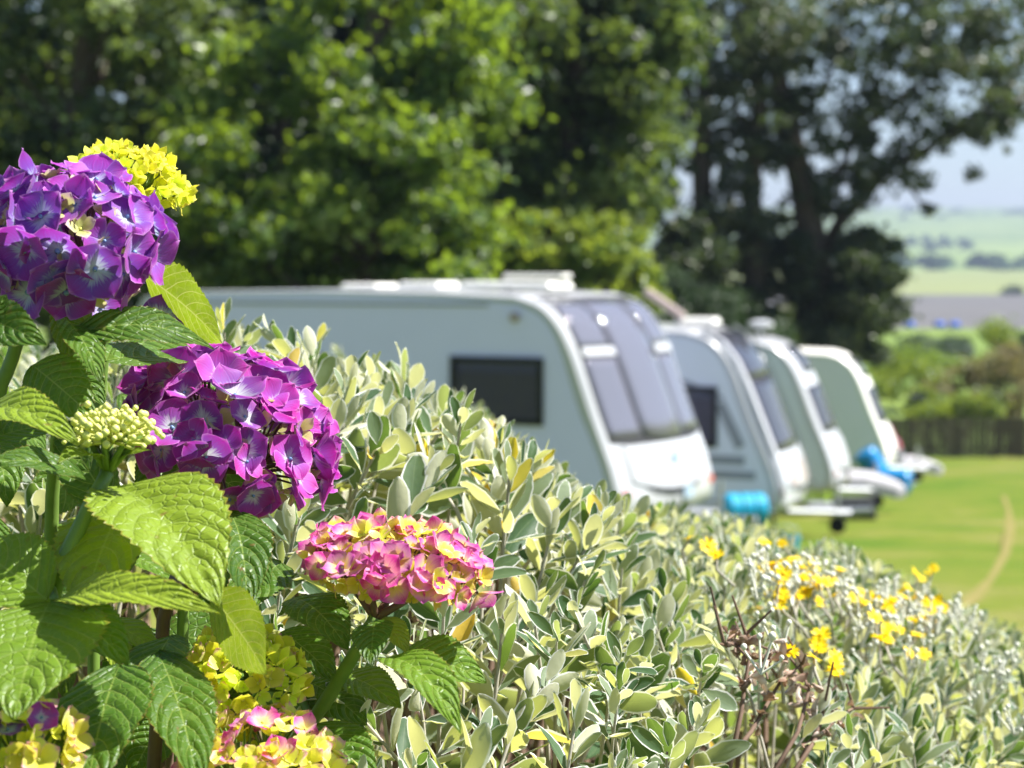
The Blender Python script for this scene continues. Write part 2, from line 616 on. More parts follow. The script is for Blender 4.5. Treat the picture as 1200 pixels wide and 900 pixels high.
M['leaf_mid'] = leaf_mat('green_leaf', [(0, (0.014, 0.036, 0.008)), (0.6, (0.058, 0.115, 0.022)), (1, (0.21, 0.27, 0.07))], (0.40, 0.56, 0.02), 0.42, 0.42, 0.5)
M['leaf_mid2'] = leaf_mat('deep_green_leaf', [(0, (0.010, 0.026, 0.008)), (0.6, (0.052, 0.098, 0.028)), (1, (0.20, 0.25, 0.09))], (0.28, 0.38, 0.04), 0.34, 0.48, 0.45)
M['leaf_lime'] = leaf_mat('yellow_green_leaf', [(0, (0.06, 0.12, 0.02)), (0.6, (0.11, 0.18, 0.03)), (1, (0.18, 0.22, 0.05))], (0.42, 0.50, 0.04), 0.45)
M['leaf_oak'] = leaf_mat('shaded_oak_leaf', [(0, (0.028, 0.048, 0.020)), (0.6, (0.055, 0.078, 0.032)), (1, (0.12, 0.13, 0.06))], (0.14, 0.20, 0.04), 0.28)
M['leaf_rust'] = leaf_mat('tawny_leaf', [(0, (0.12, 0.14, 0.05)), (0.6, (0.20, 0.18, 0.08)), (1, (0.26, 0.2, 0.1))], (0.35, 0.3, 0.08), 0.35)
M['yellow'] = leaf_mat('daisy_yellow', [(0, (0.88, 0.60, 0.006)), (1, (0.92, 0.72, 0.015))], (0.95, 0.70, 0.0), 0.4, 0.5, 0.2)
M['daisy_disc'] = plain('daisy_disc', (0.75, 0.42, 0.01), 0.8, 0.1, noise=0.4, nscale=900)
M['bud_white'] = plain('felted_bud', (0.62, 0.62, 0.52), 0.9, 0.1, noise=0.2, nscale=300)
M['violet'] = floret_mat('violet_sepal', (0.50, 0.56, 0.70), (0.25, 0.075, 0.46), (0.30, 0.022, 0.33), (0.66, 0.36, 0.70), 0.36)
M['magenta'] = floret_mat('magenta_sepal', (0.66, 0.68, 0.72), (0.33, 0.075, 0.44), (0.40, 0.015, 0.31), (0.72, 0.32, 0.66), 0.34)
M['pink'] = floret_mat('pink_sepal', (0.80, 0.72, 0.12), (0.72, 0.32, 0.44), (0.56, 0.03, 0.34), (0.74, 0.24, 0.52), 0.50)
M['lemon'] = floret_mat('yellow_sepal', (0.72, 0.74, 0.03), (0.80, 0.80, 0.04), (0.84, 0.80, 0.08), (0.82, 0.66, 0.22), 0.60)
M['lemon_pink'] = floret_mat('yellow_sepal_with_pink_tip', (0.74, 0.74, 0.04), (0.84, 0.78, 0.14), (0.82, 0.46, 0.46), (0.74, 0.24, 0.50), 0.72)
M['cream'] = floret_mat('cream_young_sepal', (0.50, 0.52, 0.12), (0.62, 0.58, 0.24), (0.60, 0.42, 0.42), (0.62, 0.40, 0.50), 0.65)
M['eye'] = plain('floret_eye', (0.16, 0.26, 0.46), 0.5, 0.4)
M['eye_pale'] = plain('floret_eye_pale', (0.62, 0.60, 0.12), 0.5, 0.4)
M['bud_green'] = plain('unopened_bud', (0.60, 0.62, 0.17), 0.5, 0.4, noise=0.3, nscale=80)
M['side_pale'] = plain('caravan_side_pale', (0.80, 0.77, 0.86), 0.35, 0.5, noise=0.04, nscale=3)  # pale wall, colour tinted to offset green light off the grass
M['side_mid'] = plain('caravan_side_soft_sky_tint', (0.62, 0.65, 0.72), 0.32, 0.5, noise=0.04, nscale=3)  # milder blue of the sky-lit shade mixed into the wall colour
M['side'] = plain('caravan_side_sky_tint', (0.68, 0.67, 0.97), 0.30, 0.5, noise=0.04, nscale=3)  # blue of the sky-lit shade is put into this wall colour
M['white'] = plain('caravan_white', (0.44, 0.445, 0.46), 0.30, 0.5, noise=0.03, nscale=4, coat=0.3)
M['cream_white'] = plain('caravan_cream', (0.78, 0.76, 0.70), 0.35, 0.5, noise=0.03, nscale=4)
M['rubber'] = plain('black_rubber', (0.012, 0.012, 0.013), 0.6, 0.4)
M['glass'] = window_mat('tinted_window_sky_sheen', (0.12, 0.12, 0.15), spec=0.8)  # window tint, lightened to stand in for reflected sky
M['glass_dark'] = window_mat('dark_tinted_window', (0.04, 0.038, 0.05), spec=0.25)
M['glass_side'] = window_mat('clear_tinted_window', (0.012, 0.012, 0.014), 0.88)
M['curtain'] = plain('grey_curtain', (0.62, 0.57, 0.60), 0.9, 0.1, noise=0.2, nscale=30)
M['metal'] = plain('galvanised_metal', (0.42, 0.43, 0.44), 0.45, 0.5, metal=0.7, noise=0.2, nscale=20)
M['grey_plastic'] = plain('grey_plastic', (0.30, 0.31, 0.33), 0.55, 0.4)
M['dark_plastic'] = plain('dark_plastic', (0.035, 0.036, 0.04), 0.6, 0.4)
M['pale_cover'] = plain('pale_grey_cover', (0.40, 0.385, 0.40), 0.7, 0.3, noise=0.1, nscale=8, bump=0.3)
M['swoosh'] = plain('grey_graphic', (0.22, 0.24, 0.26), 0.4, 0.5)
M['red'] = plain('dark_red_stripe', (0.26, 0.025, 0.04), 0.4, 0.5)
M['blue_grey'] = plain('blue_grey_badge', (0.35, 0.46, 0.56), 0.4, 0.5)
M['lamp_red'] = plain('marker_lamp', (0.5, 0.08, 0.05), 0.3, 0.5)
M['lamp_white'] = plain('awning_lamp', (0.35, 0.27, 0.24), 0.3, 0.5)
M['tyre'] = plain('tyre', (0.02, 0.02, 0.02), 0.85, 0.2)
M['blue'] = plain('blue_plastic', (0.005, 0.27, 0.42), 0.35, 0.5)
M['blue_deep'] = plain('deep_blue_plastic', (0.005, 0.20, 0.46), 0.4, 0.5)
M['blue_heap'] = plain('blue_tarpaulin', (0.03, 0.10, 0.42), 0.6, 0.3)
M['plank'] = plain('weathered_plank', (0.11, 0.085, 0.066), 0.9, 0.2, noise=0.5, nscale=6)
M['plank_pale'] = plain('paler_weathered_plank', (0.18, 0.14, 0.105), 0.9, 0.2, noise=0.5, nscale=6)


# ------------------------------------------------------------------ terrain
def sheet(name, y0, y1, ny, nx, mat, rough=0.0, lift=0.0, xw=None, power=1.0):
    ys = y0 + (y1 - y0) * np.linspace(0, 1, ny) ** power
    V, Fc = [], []
    for y in ys:
        w = xw if xw else (0.9 * abs(y) + 160)
        for i in range(nx):
            x = -w + 2 * w * i / (nx - 1)
            h = rough * (math.sin(x * 0.0011 + 0.6) * 0.6 + 0.4 * math.sin(x * 0.0031 + y * 0.002))
            V.append((x, y, gz(y) + lift + h * min(1, max(0, (y - y0) / 300), max(0, y) / 300)))
    for j in range(ny - 1):
        for i in range(nx - 1):
            a = j * nx + i
            Fc.append((a, a + 1, a + nx + 1, a + nx))
    return link(name, np_mesh(name, V, Fc, mats=[mat]), kind='structure')


sheet('ground', -60, 75, 60, 40, M['grass'])
sheet('pasture', 75, 300, 24, 40, M['rough'])
sheet('grey_field', 300, 700, 12, 40, M['grey_field'])
sheet('meadow', 700, 1200, 14, 40, M['meadow'])
sheet('hill', 1200, 4700, 60, 120, M['farm'], rough=16)

# the worn track in the grass
pm = MB()
trk = [(1118, 722), (1140, 702), (1162, 678), (1178, 650), (1184, 620), (1182, 597), (1176, 582)]
pts = []
for px, py in trk:
    s = 5.0
    while P(px, py, s)[2] > gz(P(px, py, s)[1]):
        s += .02
    pts.append(P(px, py, s))
L_, R_ = [], []
for i, p in enumerate(pts):
    t = unit(pts[min(i + 1, len(pts) - 1)] - pts[max(i - 1, 0)])
    n = np.array([t[1], -t[0], 0])
    w = 0.05 + 0.02 * math.sin(i * 2.1)
    for lst, sg in ((L_, -1), (R_, 1)):
        q = p + n * w * sg
        lst.append((q[0], q[1], gz(q[1]) + 0.008))
nn = len(pts)
pm.add(L_ + R_, [(i, i + 1, nn + i + 1, nn + i) for i in range(nn - 1)])
pm.build('path', M['dirt'], kind='structure')


# far woods: lumpy canopies that read as one mass
def wood(name, label, y0, y1, x0, x1, n, h, mat):
    vs, fs = [], []
    base = []
    nu, nv = 9, 5
    for j in range(nv + 1):
        for i in range(nu):
            th = math.pi * 0.5 * j / nv
            a = 2 * math.pi * i / nu
            base.append((math.cos(th) * math.cos(a), math.cos(th) * math.sin(a), math.sin(th)))
    base = np.array(base)
    for _ in range(n):
        y = rng.uniform(y0, y1)
        x = rng.uniform(x0, x1)
        r = h * rng.uniform(.55, 1.1)
        b = base * (1 + 0.22 * rng.standard_normal((len(base), 1))) * np.array([r * .8, r * .8, r]) + np.array([x, y, gz(y) + 8 * 0 - .1 * r])
        o = len(vs) * len(base)
        vs.append(b)
        for j in range(nv):
            for i in range(nu):
                i2 = (i + 1) % nu
                fs.append((o + j * nu + i, o + j * nu + i2, o + (j + 1) * nu + i2, o + (j + 1) * nu + i))
    o = link(name, np_mesh(name, np.concatenate(vs), fs, mats=[mat], smooth=False))
    return tag(o, label, 'wood', kind='stuff')


wood('far_wood', 'long band of dark trees beyond the yellow meadow', 1215, 1300, -300, 900, 320, 8, M['wood'])
wood('far_wood', 'blue hazy woods lying on the farthest hill', 2700, 3600, -400, 2200, 380, 17, M['wood'])
wood('far_wood', 'scattered trees along field edges low on the hill', 1700, 2100, -200, 1200, 150, 9, M['wood'])

# small blue covered heaps beyond the pasture
for px, lab in ((1066, 'small blue heap in grey field, closest to the big ivy tree'), (1101, 'small blue heap in grey field, left one of a close pair'),
                (1119, 'small blue heap in grey field, one of a close pair'), (1160, 'small blue heap in grey field, standing apart from the rest')):
    p = P(px, 381, 306)
    mb = MB()
    for k in range(2):
        mb.lathe([(0.55, 0), (0.6, .35), (0.55, .7), (0.3, .95), (0.06, 1.0)], (k * .5 - .25, 0.2 * k, 0), seg=10)
    o = mb.build('covered_heap', M['blue_heap'], smooth=True)
    o.location = (p[0], p[1], gz(p[1]) - .05)
    tag(o, lab, 'heap', 'blue heaps in the far grey field')


# ------------------------------------------------------------------ trees
def leaf_cloud(C, Nrm, size, aspect=0.55):
    """folded leaf-shaped faces (two triangles each)"""
    n = len(C)
    Nrm = Nrm / (np.linalg.norm(Nrm, axis=1, keepdims=True) + 1e-9)
    t = rng.standard_normal((n, 3))
    t -= Nrm * (t * Nrm).sum(1, keepdims=True)
    t /= np.linalg.norm(t, axis=1, keepdims=True) + 1e-9
    b = np.cross(Nrm, t)
    s = size[:, None]
    V = np.empty((n, 4, 3))
    V[:, 0] = C - t * s * .5
    V[:, 1] = C + b * s * aspect * .5 + Nrm * s * .10
    V[:, 2] = C + t * s * .5 - Nrm * s * .08
    V[:, 3] = C - b * s * aspect * .5 + Nrm * s * .10
    i = np.arange(n)[:, None] * 4
    Fc = np.concatenate([i + np.array([[0, 1, 2]]), i + np.array([[0, 2, 3]])], axis=0)
    return V.reshape(-1, 3), Fc


def crown_mesh(name, clumps, leaf, mat, up=0.35):
    """clumps: list of (centre, (rx,ry,rz), n leaves, tint)"""
    Cs, Ns, Ts = [], [], []
    for c, r, n, ti in clumps:
        d = rng.standard_normal((n, 3))
        d /= np.linalg.norm(d, axis=1, keepdims=True)
        rad = rng.uniform(0.2, 1.0, (n, 1)) ** 0.5 * np.where(rng.uniform(0, 1, (n, 1)) < .16, 1.55, 1.0)
        Cs.append(np.asarray(c) + d * rad * np.asarray(r))
        Ns.append(d * .6 + np.array([0, 0, up]) + .8 * rng.standard_normal((n, 3)))
        Ts.append(np.clip(ti + .32 * rng.standard_normal(n), 0, 1))
    C = np.concatenate(Cs)
    T = np.concatenate(Ts)
    V, Fc = leaf_cloud(C, np.concatenate(Ns), leaf * rng.uniform(.6, 1.35, len(C)), .62)
    return np_mesh(name, V, Fc, tint=np.repeat(T, 4), smooth=False, mats=[mat])


def px_clumps(ells, d0, spread, rad, leaves, n):
    """clump centres inside ellipses given where they show, at true distances d0 +- spread"""
    out = []
    area = np.array([e[2] * e[3] * (e[4] if len(e) > 4 else 1) for e in ells], float)
    cnt = np.maximum(1, np.round(n * area / area.sum())).astype(int)
    for e, k in zip(ells, cnt):
        for _ in range(k):
            a = rng.uniform(0, 2 * math.pi)
            q = math.sqrt(rng.uniform(0, 1))
            px, py = e[0] + e[2] * q * math.cos(a), e[1] + e[3] * q * math.sin(a)
            dep = d0 + spread * (rng.uniform(-1, 1) * math.sqrt(max(0.05, 1 - q * q)) if len(e) < 6 else rng.uniform(-.4, .4))
            r = rad * rng.choice([rng.uniform(.3, .6), rng.uniform(.6, 1.3)], p=[.4, .6])
            out.append((P(px, py, dep), (r * rng.uniform(.9, 1.4), r * rng.uniform(.9, 1.4), r * rng.uniform(.6, .95)),
                        int(leaves * (r / rad) ** 2), rng.uniform(.0, .9)))
    return out


def tree(name, label, base_px, d, trunk_top_py, trunk_r, clumps, leaf, mat, limbs=None, group=None, nlimb=26, up=.35):
    p0 = P(base_px, 500, d)
    base = np.array([p0[0], p0[1], gz(p0[1])])
    t = thing(name, label, 'tree', tuple(base), group)
    top = P(base_px + 15, trunk_top_py, d)
    tm = MB()
    tl = [base + (top - base) * k / 6 + np.array([.12 * math.sin(k * 1.7), .1 * math.cos(k * 2.3), 0]) * (k > 0) for k in range(7)]
    tl[0] = base - np.array([0, 0, .15])
    tm.tube([q - base for q in tl], [trunk_r * (1.35 if k == 0 else 1 - .1 * k) for k in range(7)], 9)
    tr = tm.build('trunk', M['bark'], t, smooth=True)
    # limbs reach into the clumps of the crown
    pick = rng.choice(len(clumps), min(nlimb, len(clumps)), replace=False)
    for i in pick:
        c = np.asarray(clumps[i][0])
        k = np.argmin([abs(q[2] - (c[2] - 1.2)) for q in tl])
        k = max(1, min(5, k))
        s = tl[k]
        m1 = s + (c - s) * .5 + np.array([0, 0, .35]) + rng.normal(0, .12, 3)
        MB().tube([s - base, m1 - base, c - base], [trunk_r * .2, trunk_r * .13, .02], 6).build('limb', M['bark'], t, smooth=True)
    for pl, r0, r1 in (limbs or []):
        q = [np.asarray(x) - base for x in pl]
        n = len(q)
        MB().tube(q, [r0 + (r1 - r0) * k / (n - 1) for k in range(n)], 8).build('limb', M['bark'], t, smooth=True)
    me = crown_mesh('crown', clumps, leaf, mat, up)
    me.transform(Matrix.Translation(Vector(-base)))
    link('crown', me, t)
    return t


# left: two broad leafy trees behind the first caravan
tree('broadleaf_tree', 'dark leafy tree behind the purple hydrangea head', 90, 33.5, -260, .30,
     px_clumps([(60, 60, 170, 210), (70, 300, 170, 150), (190, 190, 100, 230, .8)], 33.5, 2.0, .52, 250, 118), .20, M['leaf_mid2'], group='tall trees behind the caravans')
tree('broadleaf_tree', 'bright green leafy tree rising behind the nearest caravan', 430, 31.5, -260, .32,
     px_clumps([(420, 110, 165, 200), (400, 320, 150, 150), (530, 90, 62, 130, 1.5), (505, 260, 60, 110, 1.4), (300, 200, 80, 220, .8)], 31.5, 2.1, .50, 230, 150), .20, M['leaf_mid'], group='tall trees behind the caravans')
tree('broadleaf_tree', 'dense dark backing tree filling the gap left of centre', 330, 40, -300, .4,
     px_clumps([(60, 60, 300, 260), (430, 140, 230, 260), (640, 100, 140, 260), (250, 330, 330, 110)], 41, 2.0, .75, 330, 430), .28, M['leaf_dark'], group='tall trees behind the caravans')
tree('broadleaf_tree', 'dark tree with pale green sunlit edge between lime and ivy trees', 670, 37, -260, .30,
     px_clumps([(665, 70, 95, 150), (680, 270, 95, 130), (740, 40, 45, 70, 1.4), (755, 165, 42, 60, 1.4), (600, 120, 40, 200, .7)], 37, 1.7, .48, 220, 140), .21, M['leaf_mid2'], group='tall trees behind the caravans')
tree('young_tree', 'small yellow-green sunlit tree just above the nearest caravan roof', 690, 33, 300, .08,
     px_clumps([(720, 305, 42, 48, 1.5), (655, 290, 50, 40), (590, 300, 45, 50), (700, 350, 70, 45)], 33, .7, .24, 90, 95), .15, M['leaf_lime'], nlimb=10)

# the ivy-clad tree with several stems against the sky
D3 = 50.0
iv = []


def along(pts, d, step_px, jit, rad, n, tint=.35):
    for (x0, y0), (x1, y1) in zip(pts[:-1], pts[1:]):
        k = max(1, int(math.hypot(x1 - x0, y1 - y0) / step_px))
        for j in range(k):
            f = (j + rng.uniform(0, 1)) / k
            iv.append((P(x0 + (x1 - x0) * f + rng.normal(0, jit), y0 + (y1 - y0) * f + rng.normal(0, jit), d + rng.uniform(-.8, .8)),
                       (rad * rng.uniform(.8, 1.3),) * 2 + (rad * rng.uniform(.7, 1.1),), int(n * rng.uniform(.7, 1.2)), tint))


stems = [[(965, 430), (958, 330), (945, 240), (925, 150), (905, 60), (890, -40)],
         [(890, 420), (886, 320), (880, 220), (890, 120), (870, 20)],
         [(826, 420), (826, 300), (822, 190), (826, 90), (815, -20)]]
arms = [[(962, 300), (985, 258), (1012, 232), (1040, 200), (1075, 180), (1110, 160), (1160, 130), (1215, 110)],
        [(950, 240), (990, 190), (1005, 150), (1030, 95), (1060, 40), (1080, -20)],
        [(925, 150), (960, 110), (985, 60), (990, -10)],
        [(1040, 200), (1065, 215), (1080, 240)], [(1010, 150), (1060, 110), (1120, 70), (1180, 20)],
        [(826, 150), (795, 90), (780, 30)], [(885, 190), (860, 120), (850, 40)]]
for s in stems:
    along(s, D3, 15, 11, .34, 85, .3)
for s in arms:
    along(s, D3, 19, 14, .34, 75, .4)
iv += px_clumps([(1000, 25, 230, 52, 1.5), (1120, 60, 100, 50, .9), (830, 60, 75, 90, .9), (950, 110, 100, 70, .7), (1150, 110, 70, 45, .7), (860, 190, 60, 70, .2), (1000, 190, 60, 50, .2)], D3, 2.6, .36, 62, 270)
iv += px_clumps([(1130, 120, 85, 45), (1185, 150, 40, 35), (1075, 160, 45, 40), (960, 190, 70, 55, .7), (860, 130, 60, 80, .6)], D3, 1.5, .24, 40, 90)
iv += px_clumps([(1015, 330, 38, 55), (985, 390, 50, 50), (1010, 300, 28, 30)], D3, 1.6, .42, 240, 44)
iv += px_clumps([(885, 300, 75, 50, .7), (870, 375, 95, 45), (930, 350, 50, 70)], D3 + .6, 1.2, .42, 150, 70)
iv += px_clumps([(820, 330, 55, 95), (770, 320, 45, 85), (900, 390, 80, 45)], D3 - 1, 1.6, .42, 230, 66)
iv += px_clumps([(1080, 222, 16, 26), (1138, 206, 5, 3, .4), (1140, 150, 40, 16), (1190, 140, 30, 14)], D3, .6, .22, 60, 16)
limbs3 = []
for k, s in enumerate(stems):
    n = len(s)
    if k:
        pts3 = [P(x, y, D3) for x, y in s]
        pts3[0] = np.array([pts3[0][0], pts3[0][1], gz(pts3[0][1])])
        limbs3.append((pts3, .34, .12))
    else:
        limbs3.append(([P(x, y, D3) for x, y in s], .46, .14))
for k, s in enumerate(arms):
    limbs3.append(([P(x, y, D3) for x, y in s], .17 if k == 0 else .10, .03))
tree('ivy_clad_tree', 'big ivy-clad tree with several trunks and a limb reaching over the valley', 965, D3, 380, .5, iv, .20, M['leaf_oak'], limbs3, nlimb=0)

# low shrubs under the trees
def bush(name, label, ells, d, spread, rad, leaves, n, leaf, mat, group=None):
    cl = px_clumps(ells, d, spread, rad, leaves, n)
    c = np.mean([np.asarray(q[0]) for q in cl], axis=0)
    base = np.array([c[0], c[1], gz(c[1])])
    t = thing(name, label, 'bush', tuple(base), group)
    for k in range(6):
        q = np.asarray(cl[int(rng.integers(len(cl)))][0]) - base
        MB().tube([(rng.normal(0, .1), rng.normal(0, .1), -.05), tuple(q * .5 + np.array([0, 0, .15])), tuple(q)], [.05, .035, .012], 6).build('stem', M['bark'], t, smooth=True)
    me = crown_mesh('foliage', cl, leaf, mat)
    me.transform(Matrix.Translation(Vector(-base)))
    link('foliage', me, t)
    return t


bush('evergreen_bush', 'dark bush behind the aerial of the second caravan', [(800, 380, 60, 55), (860, 410, 60, 40)], 44, 1.2, .38, 240, 40, .12, M['leaf_dark'])
G = 'bushes beyond the wooden fence'
bush('hedge_bush', 'bright green bush beside the fence near the red stripe', [(1065, 450, 42, 32)], 68, 1.2, .42, 150, 26, .16, M['leaf_lime'], G)
bush('hedge_bush', 'tawny and green bush in the middle above the fence', [(1125, 452, 42, 26)], 71, 1.3, .42, 150, 26, .16, M['leaf_rust'], G)
bush('hedge_bush', 'lush green low bush hanging over the fence top', [(1140, 478, 45, 14), (1090, 484, 30, 8)], 64, .8, .34, 130, 26, .15, M['leaf_lime'], G)
bush('hedge_bush', 'dark green gap-filling bush right behind the fence', [(1085, 475, 20, 14), (1160, 480, 14, 14)], 65.5, .6, .3, 130, 14, .15, M['leaf_dark'], G)
bush('hedge_bush', 'tall brownish bush at the right end of fence', [(1190, 455, 30, 45)], 66, 1.2, .42, 150, 30, .16, M['leaf_rust'], G)
bush('hedge_bush', 'light green round bush rising above the others', [(1165, 415, 26, 34)], 78, 1.2, .42, 170, 22, .17, M['leaf_lime'], G)
bush('hedge_bush', 'small dark bush at right beyond the light green one', [(1198, 410, 14, 24)], 80, 1.2, .42, 170, 16, .17, M['leaf_dark'], G)
bush('hedge_bush', 'yellow-green scrub running between fence and dark pasture hedge', [(1060, 425, 40, 14), (1120, 432, 50, 12)], 95, 2.0, .6, 150, 30, .2, M['leaf_mid'], G)
bush('pasture_hedge', 'dark rounded hedge out in the green pasture', [(1090, 413, 46, 10)], 170, 3, 1.0, 170, 34, .35, M['leaf_dark'])
bush('meadow_tree', 'single dark tree at the lower edge of the yellow meadow', [(1186, 342, 9, 6)], 690, 3, 1.8, 120, 12, .8, M['leaf_dark'])


# ------------------------------------------------------------------ fence
fp = P(1040, 537, 61)
fen = thing('plank_fence', 'dark weathered vertical plank fence at far edge of the field', 'fence', (fp[0], 61, gz(61)))
pk = [MB().box((0, 0, .575), (w, .022, 1.15)).mesh('plank') for w in (.14, .145, .135)]
for m_ in pk:
    m_.materials.append(M['plank'])
pk2 = [m_.copy() for m_ in pk]
for m_ in pk2:
    m_.materials.clear()
    m_.materials.append(M['plank_pale'])
for i in range(46):
    src = (pk2 if rng.uniform() < .3 else pk)[i % 3]
    o = link('plank', src, fen)
    o.location = (-1.6 + i * .158, rng.normal(0, .004), rng.normal(0.02, .015))
for i in range(5):
    MB().box((-1.6 + i * 1.8, .06, .5), (.1, .08, 1.1)).build('post', M['plank'], fen)
for z in (.25, .9):
    MB().box((2.0, .03, z), (7.3, .035, .08)).build('rail', M['plank'], fen)


# ------------------------------------------------------------------ caravans
W2 = 1.12          # half width
CTRL = [(-.16, .36), (-.03, .42), (0.0, .60), (-.06, .86), (-.15, 1.10), (-.28, 1.42), (-.42, 1.78), (-.57, 2.10), (-.74, 2.34), (-.96, 2.50), (-1.28, 2.59)]


def catmull(pts, sub=5):
    out = []
    p = [np.array(q, float) for q in pts]
    p = [2 * p[0] - p[1]] + p + [2 * p[-1] - p[-2]]
    for i in range(1, len(p) - 2):
        for k in range(sub):
            t = k / sub
            out.append(.5 * (2 * p[i] + (p[i + 1] - p[i - 1]) * t + (2 * p[i - 1] - 5 * p[i] + 4 * p[i + 1] - p[i + 2]) * t * t + (3 * p[i] - p[i - 1] - 3 * p[i + 1] + p[i + 2]) * t ** 3))
    out.append(p[-2])
    return out


def caravan(label, near_px, d, yaw, length, hk=1.0, style=0, front='white', roof_py=345):
    prof = [np.array([q[0], q[1] * hk if q[1] > 1 else q[1]]) for q in catmull(CTRL)]
    top = 2.62 * hk
    L = length
    rear = [np.array(q) for q in [(-2.2, top), (-L * .6, top + .01), (-L + .5, top - .02), (-L + .18, top - .10), (-L + .04, top - .3), (-L, top - .6), (-L, .9), (-L + .03, .42), (-L + .12, .36)]]
    full = prof + rear
    ang = -R(yaw)
    f = np.array([math.cos(ang), math.sin(ang), 0])
    near = P(near_px, 500, d)
    rightn = np.array([f[1], -f[0], 0])           # local -y, the side towards the camera
    # origin: on the ground below the axle
    nose = np.array([near[0], near[1], 0]) - rightn * W2
    ax = nose - f * (L * .53)
    ox = -L * .53
    t = thing('caravan', label, 'caravan', (ax[0], ax[1], gz(ax[1])), 'caravans parked in a row')
    t.rotation_euler = (0, 0, ang)
    dz = P(near_px, roof_py, d)[2] - top - gz(ax[1])   # levelled on its steadies on the sloping field

    def W(x, y, z):
        return (x - ox, y, z + dz)

    def bow(x, y):
        k = max(0., min(1., (x + 1.4) / 1.0))
        return x - .13 * (y / W2) ** 2 * k

    # shell
    ysec = [-W2, -W2 + .045, -.75, -.35, 0, .35, .75, W2 - .045, W2]
    cen = np.mean(full, axis=0)
    V, Fc = [], []
    n = len(full)
    for iy, y in enumerate(ysec):
        for q in full:
            p = q.copy()
            if iy in (0, len(ysec) - 1):
                v = unit(p - cen)
                p = p - v * .035
            V.append(W(bow(p[0], y), y, p[1]))
    for iy in range(len(ysec) - 1):
        for i in range(n):
            i2 = (i + 1) % n
            Fc.append((iy * n + i, (iy + 1) * n + i, (iy + 1) * n + i2, iy * n + i2))
    Fc.append(tuple(range(n)))
    Fc.append(tuple((len(ysec) - 1) * n + i for i in range(n - 1, -1, -1)))
    MB().add(V, Fc).build('body', M[front], t, smooth=False)
    # side panels sit 6 mm proud, inside the white corner trim
    for sg in (-1, 1):
        V = []
        for q in full:
            v = unit(q - cen)
            p = q - v * np.array([.15, .10])
            p[1] = max(p[1], .42)
            V.append(W(bow(p[0], W2), sg * (W2 + .006), p[1]))
        V2 = [(a, b - sg * .02, c) for a, b, c in V]
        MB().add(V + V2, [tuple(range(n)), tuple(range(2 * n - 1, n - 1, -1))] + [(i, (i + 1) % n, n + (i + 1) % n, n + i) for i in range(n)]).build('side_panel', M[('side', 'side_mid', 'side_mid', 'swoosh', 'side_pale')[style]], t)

    def at_z(z):
        zs = [q[1] for q in prof]
        return float(np.interp(z, zs, np.arange(len(prof))))

    def patch(name, z0, z1, y0, y1, off, mat, parent=t, nz_=8, ny=6, sag=0.0, narrow=0.0, **kw):
        s0, s1 = at_z(z0), at_z(z1)
        V, Fc = [], []
        for o_ in (off, off - .02):
            for j in range(nz_ + 1):
                s = s0 + (s1 - s0) * j / nz_
                for i in range(ny + 1):
                    fr = i / ny
                    sh = narrow * (j / nz_) ** 2
                    y = (y0 + (y1 - y0) * fr) * (1 - sh)
                    ss = s - sag * (1 - (2 * fr - 1) ** 2) * (1 - j / nz_)
                    ss = min(len(prof) - 1.001, max(0, ss))
                    k = int(ss)
                    q = prof[k] * (1 - ss + k) + prof[k + 1] * (ss - k)
                    tn = unit(prof[min(k + 1, len(prof) - 1)] - prof[k])
                    nr = np.array([tn[1], -tn[0]])
                    p = q + nr * o_
                    V.append(W(bow(p[0], y), y, p[1]))
        m_ = (nz_ + 1) * (ny + 1)
        for o_ in (0, m_):
            for j in range(nz_):
                for i in range(ny):
                    a = o_ + j * (ny + 1) + i
                    q4 = (a, a + 1, a + ny + 2, a + ny + 1)
                    Fc.append(q4 if o_ == 0 else q4[::-1])
        ring = [i for i in range(ny + 1)] + [j * (ny + 1) + ny for j in range(1, nz_ + 1)] + [nz_ * (ny + 1) + i for i in range(ny - 1, -1, -1)] + [j * (ny + 1) for j in range(nz_ - 1, 0, -1)]
        for a, b in zip(ring, ring[1:] + ring[:1]):
            Fc.append((b, a, a + m_, b + m_))
        return MB().add(V, Fc).build(name, mat, parent, smooth='pane' in name, **kw)

    zb, zm, zt = 1.17 * hk, 2.0 * hk, 2.53 * hk
    if style == 0:
        wf = patch('front_window', zb - .05, zt + .02, -1.03, 1.03, .008, M['rubber'], narrow=.04, sag=1.2, label='tall dark wraparound front window')
        for y0, y1 in ((-1.0, -.47), (.47, 1.0)):
            patch('pane', zb, zm - .05, y0, y1, .018, M['glass'], wf)
            patch('pane', zm + .06, zt - .04, y0, y1, .018, M['glass'], wf, narrow=.03)
            patch('grab_handle', zm - .035, zm + .045, y0 * 1.0, y1 * .98, .04, M['white'])
        patch('pane', zb, zt, -.43, .43, .022, M['glass'], wf, sag=1.0)
    elif style == 1:
        wf = patch('front_window', zb - .12, zt + .02, -.98, .98, .008, M['rubber'], narrow=.03)
        patch('pane', zb - .06, zm - .06, -.93, .93, .018, M['glass_dark'], wf)
        patch('pane', zm, zt - .02, -.93, .93, .018, M['glass_dark'], wf, narrow=.03)
        for sg in (-1, 1):
            patch('corner_fin', .5, zt, sg * .97, sg * 1.08, .07, M['white'])
        patch('locker_window', .62, .98, -.85, .85, .014, M['swoosh'])
        for y in (-.5, 0, .5):
            patch('locker_trim', .66, .93, y - .16, y + .16, .024, M['lamp_white'])
    else:
        wf = patch('front_window', zb + .05, zm - .1, -.95, .95, .008, M['rubber'])
        for y in (-.62, 0, .62):
            patch('pane', zb + .09, zm - .14, y - .28, y + .28, .018, M['glass_dark'], wf)
        sk = patch('skylight', zm + .1, zt - .05, -.7, .7, .010, M['rubber'], narrow=.05)
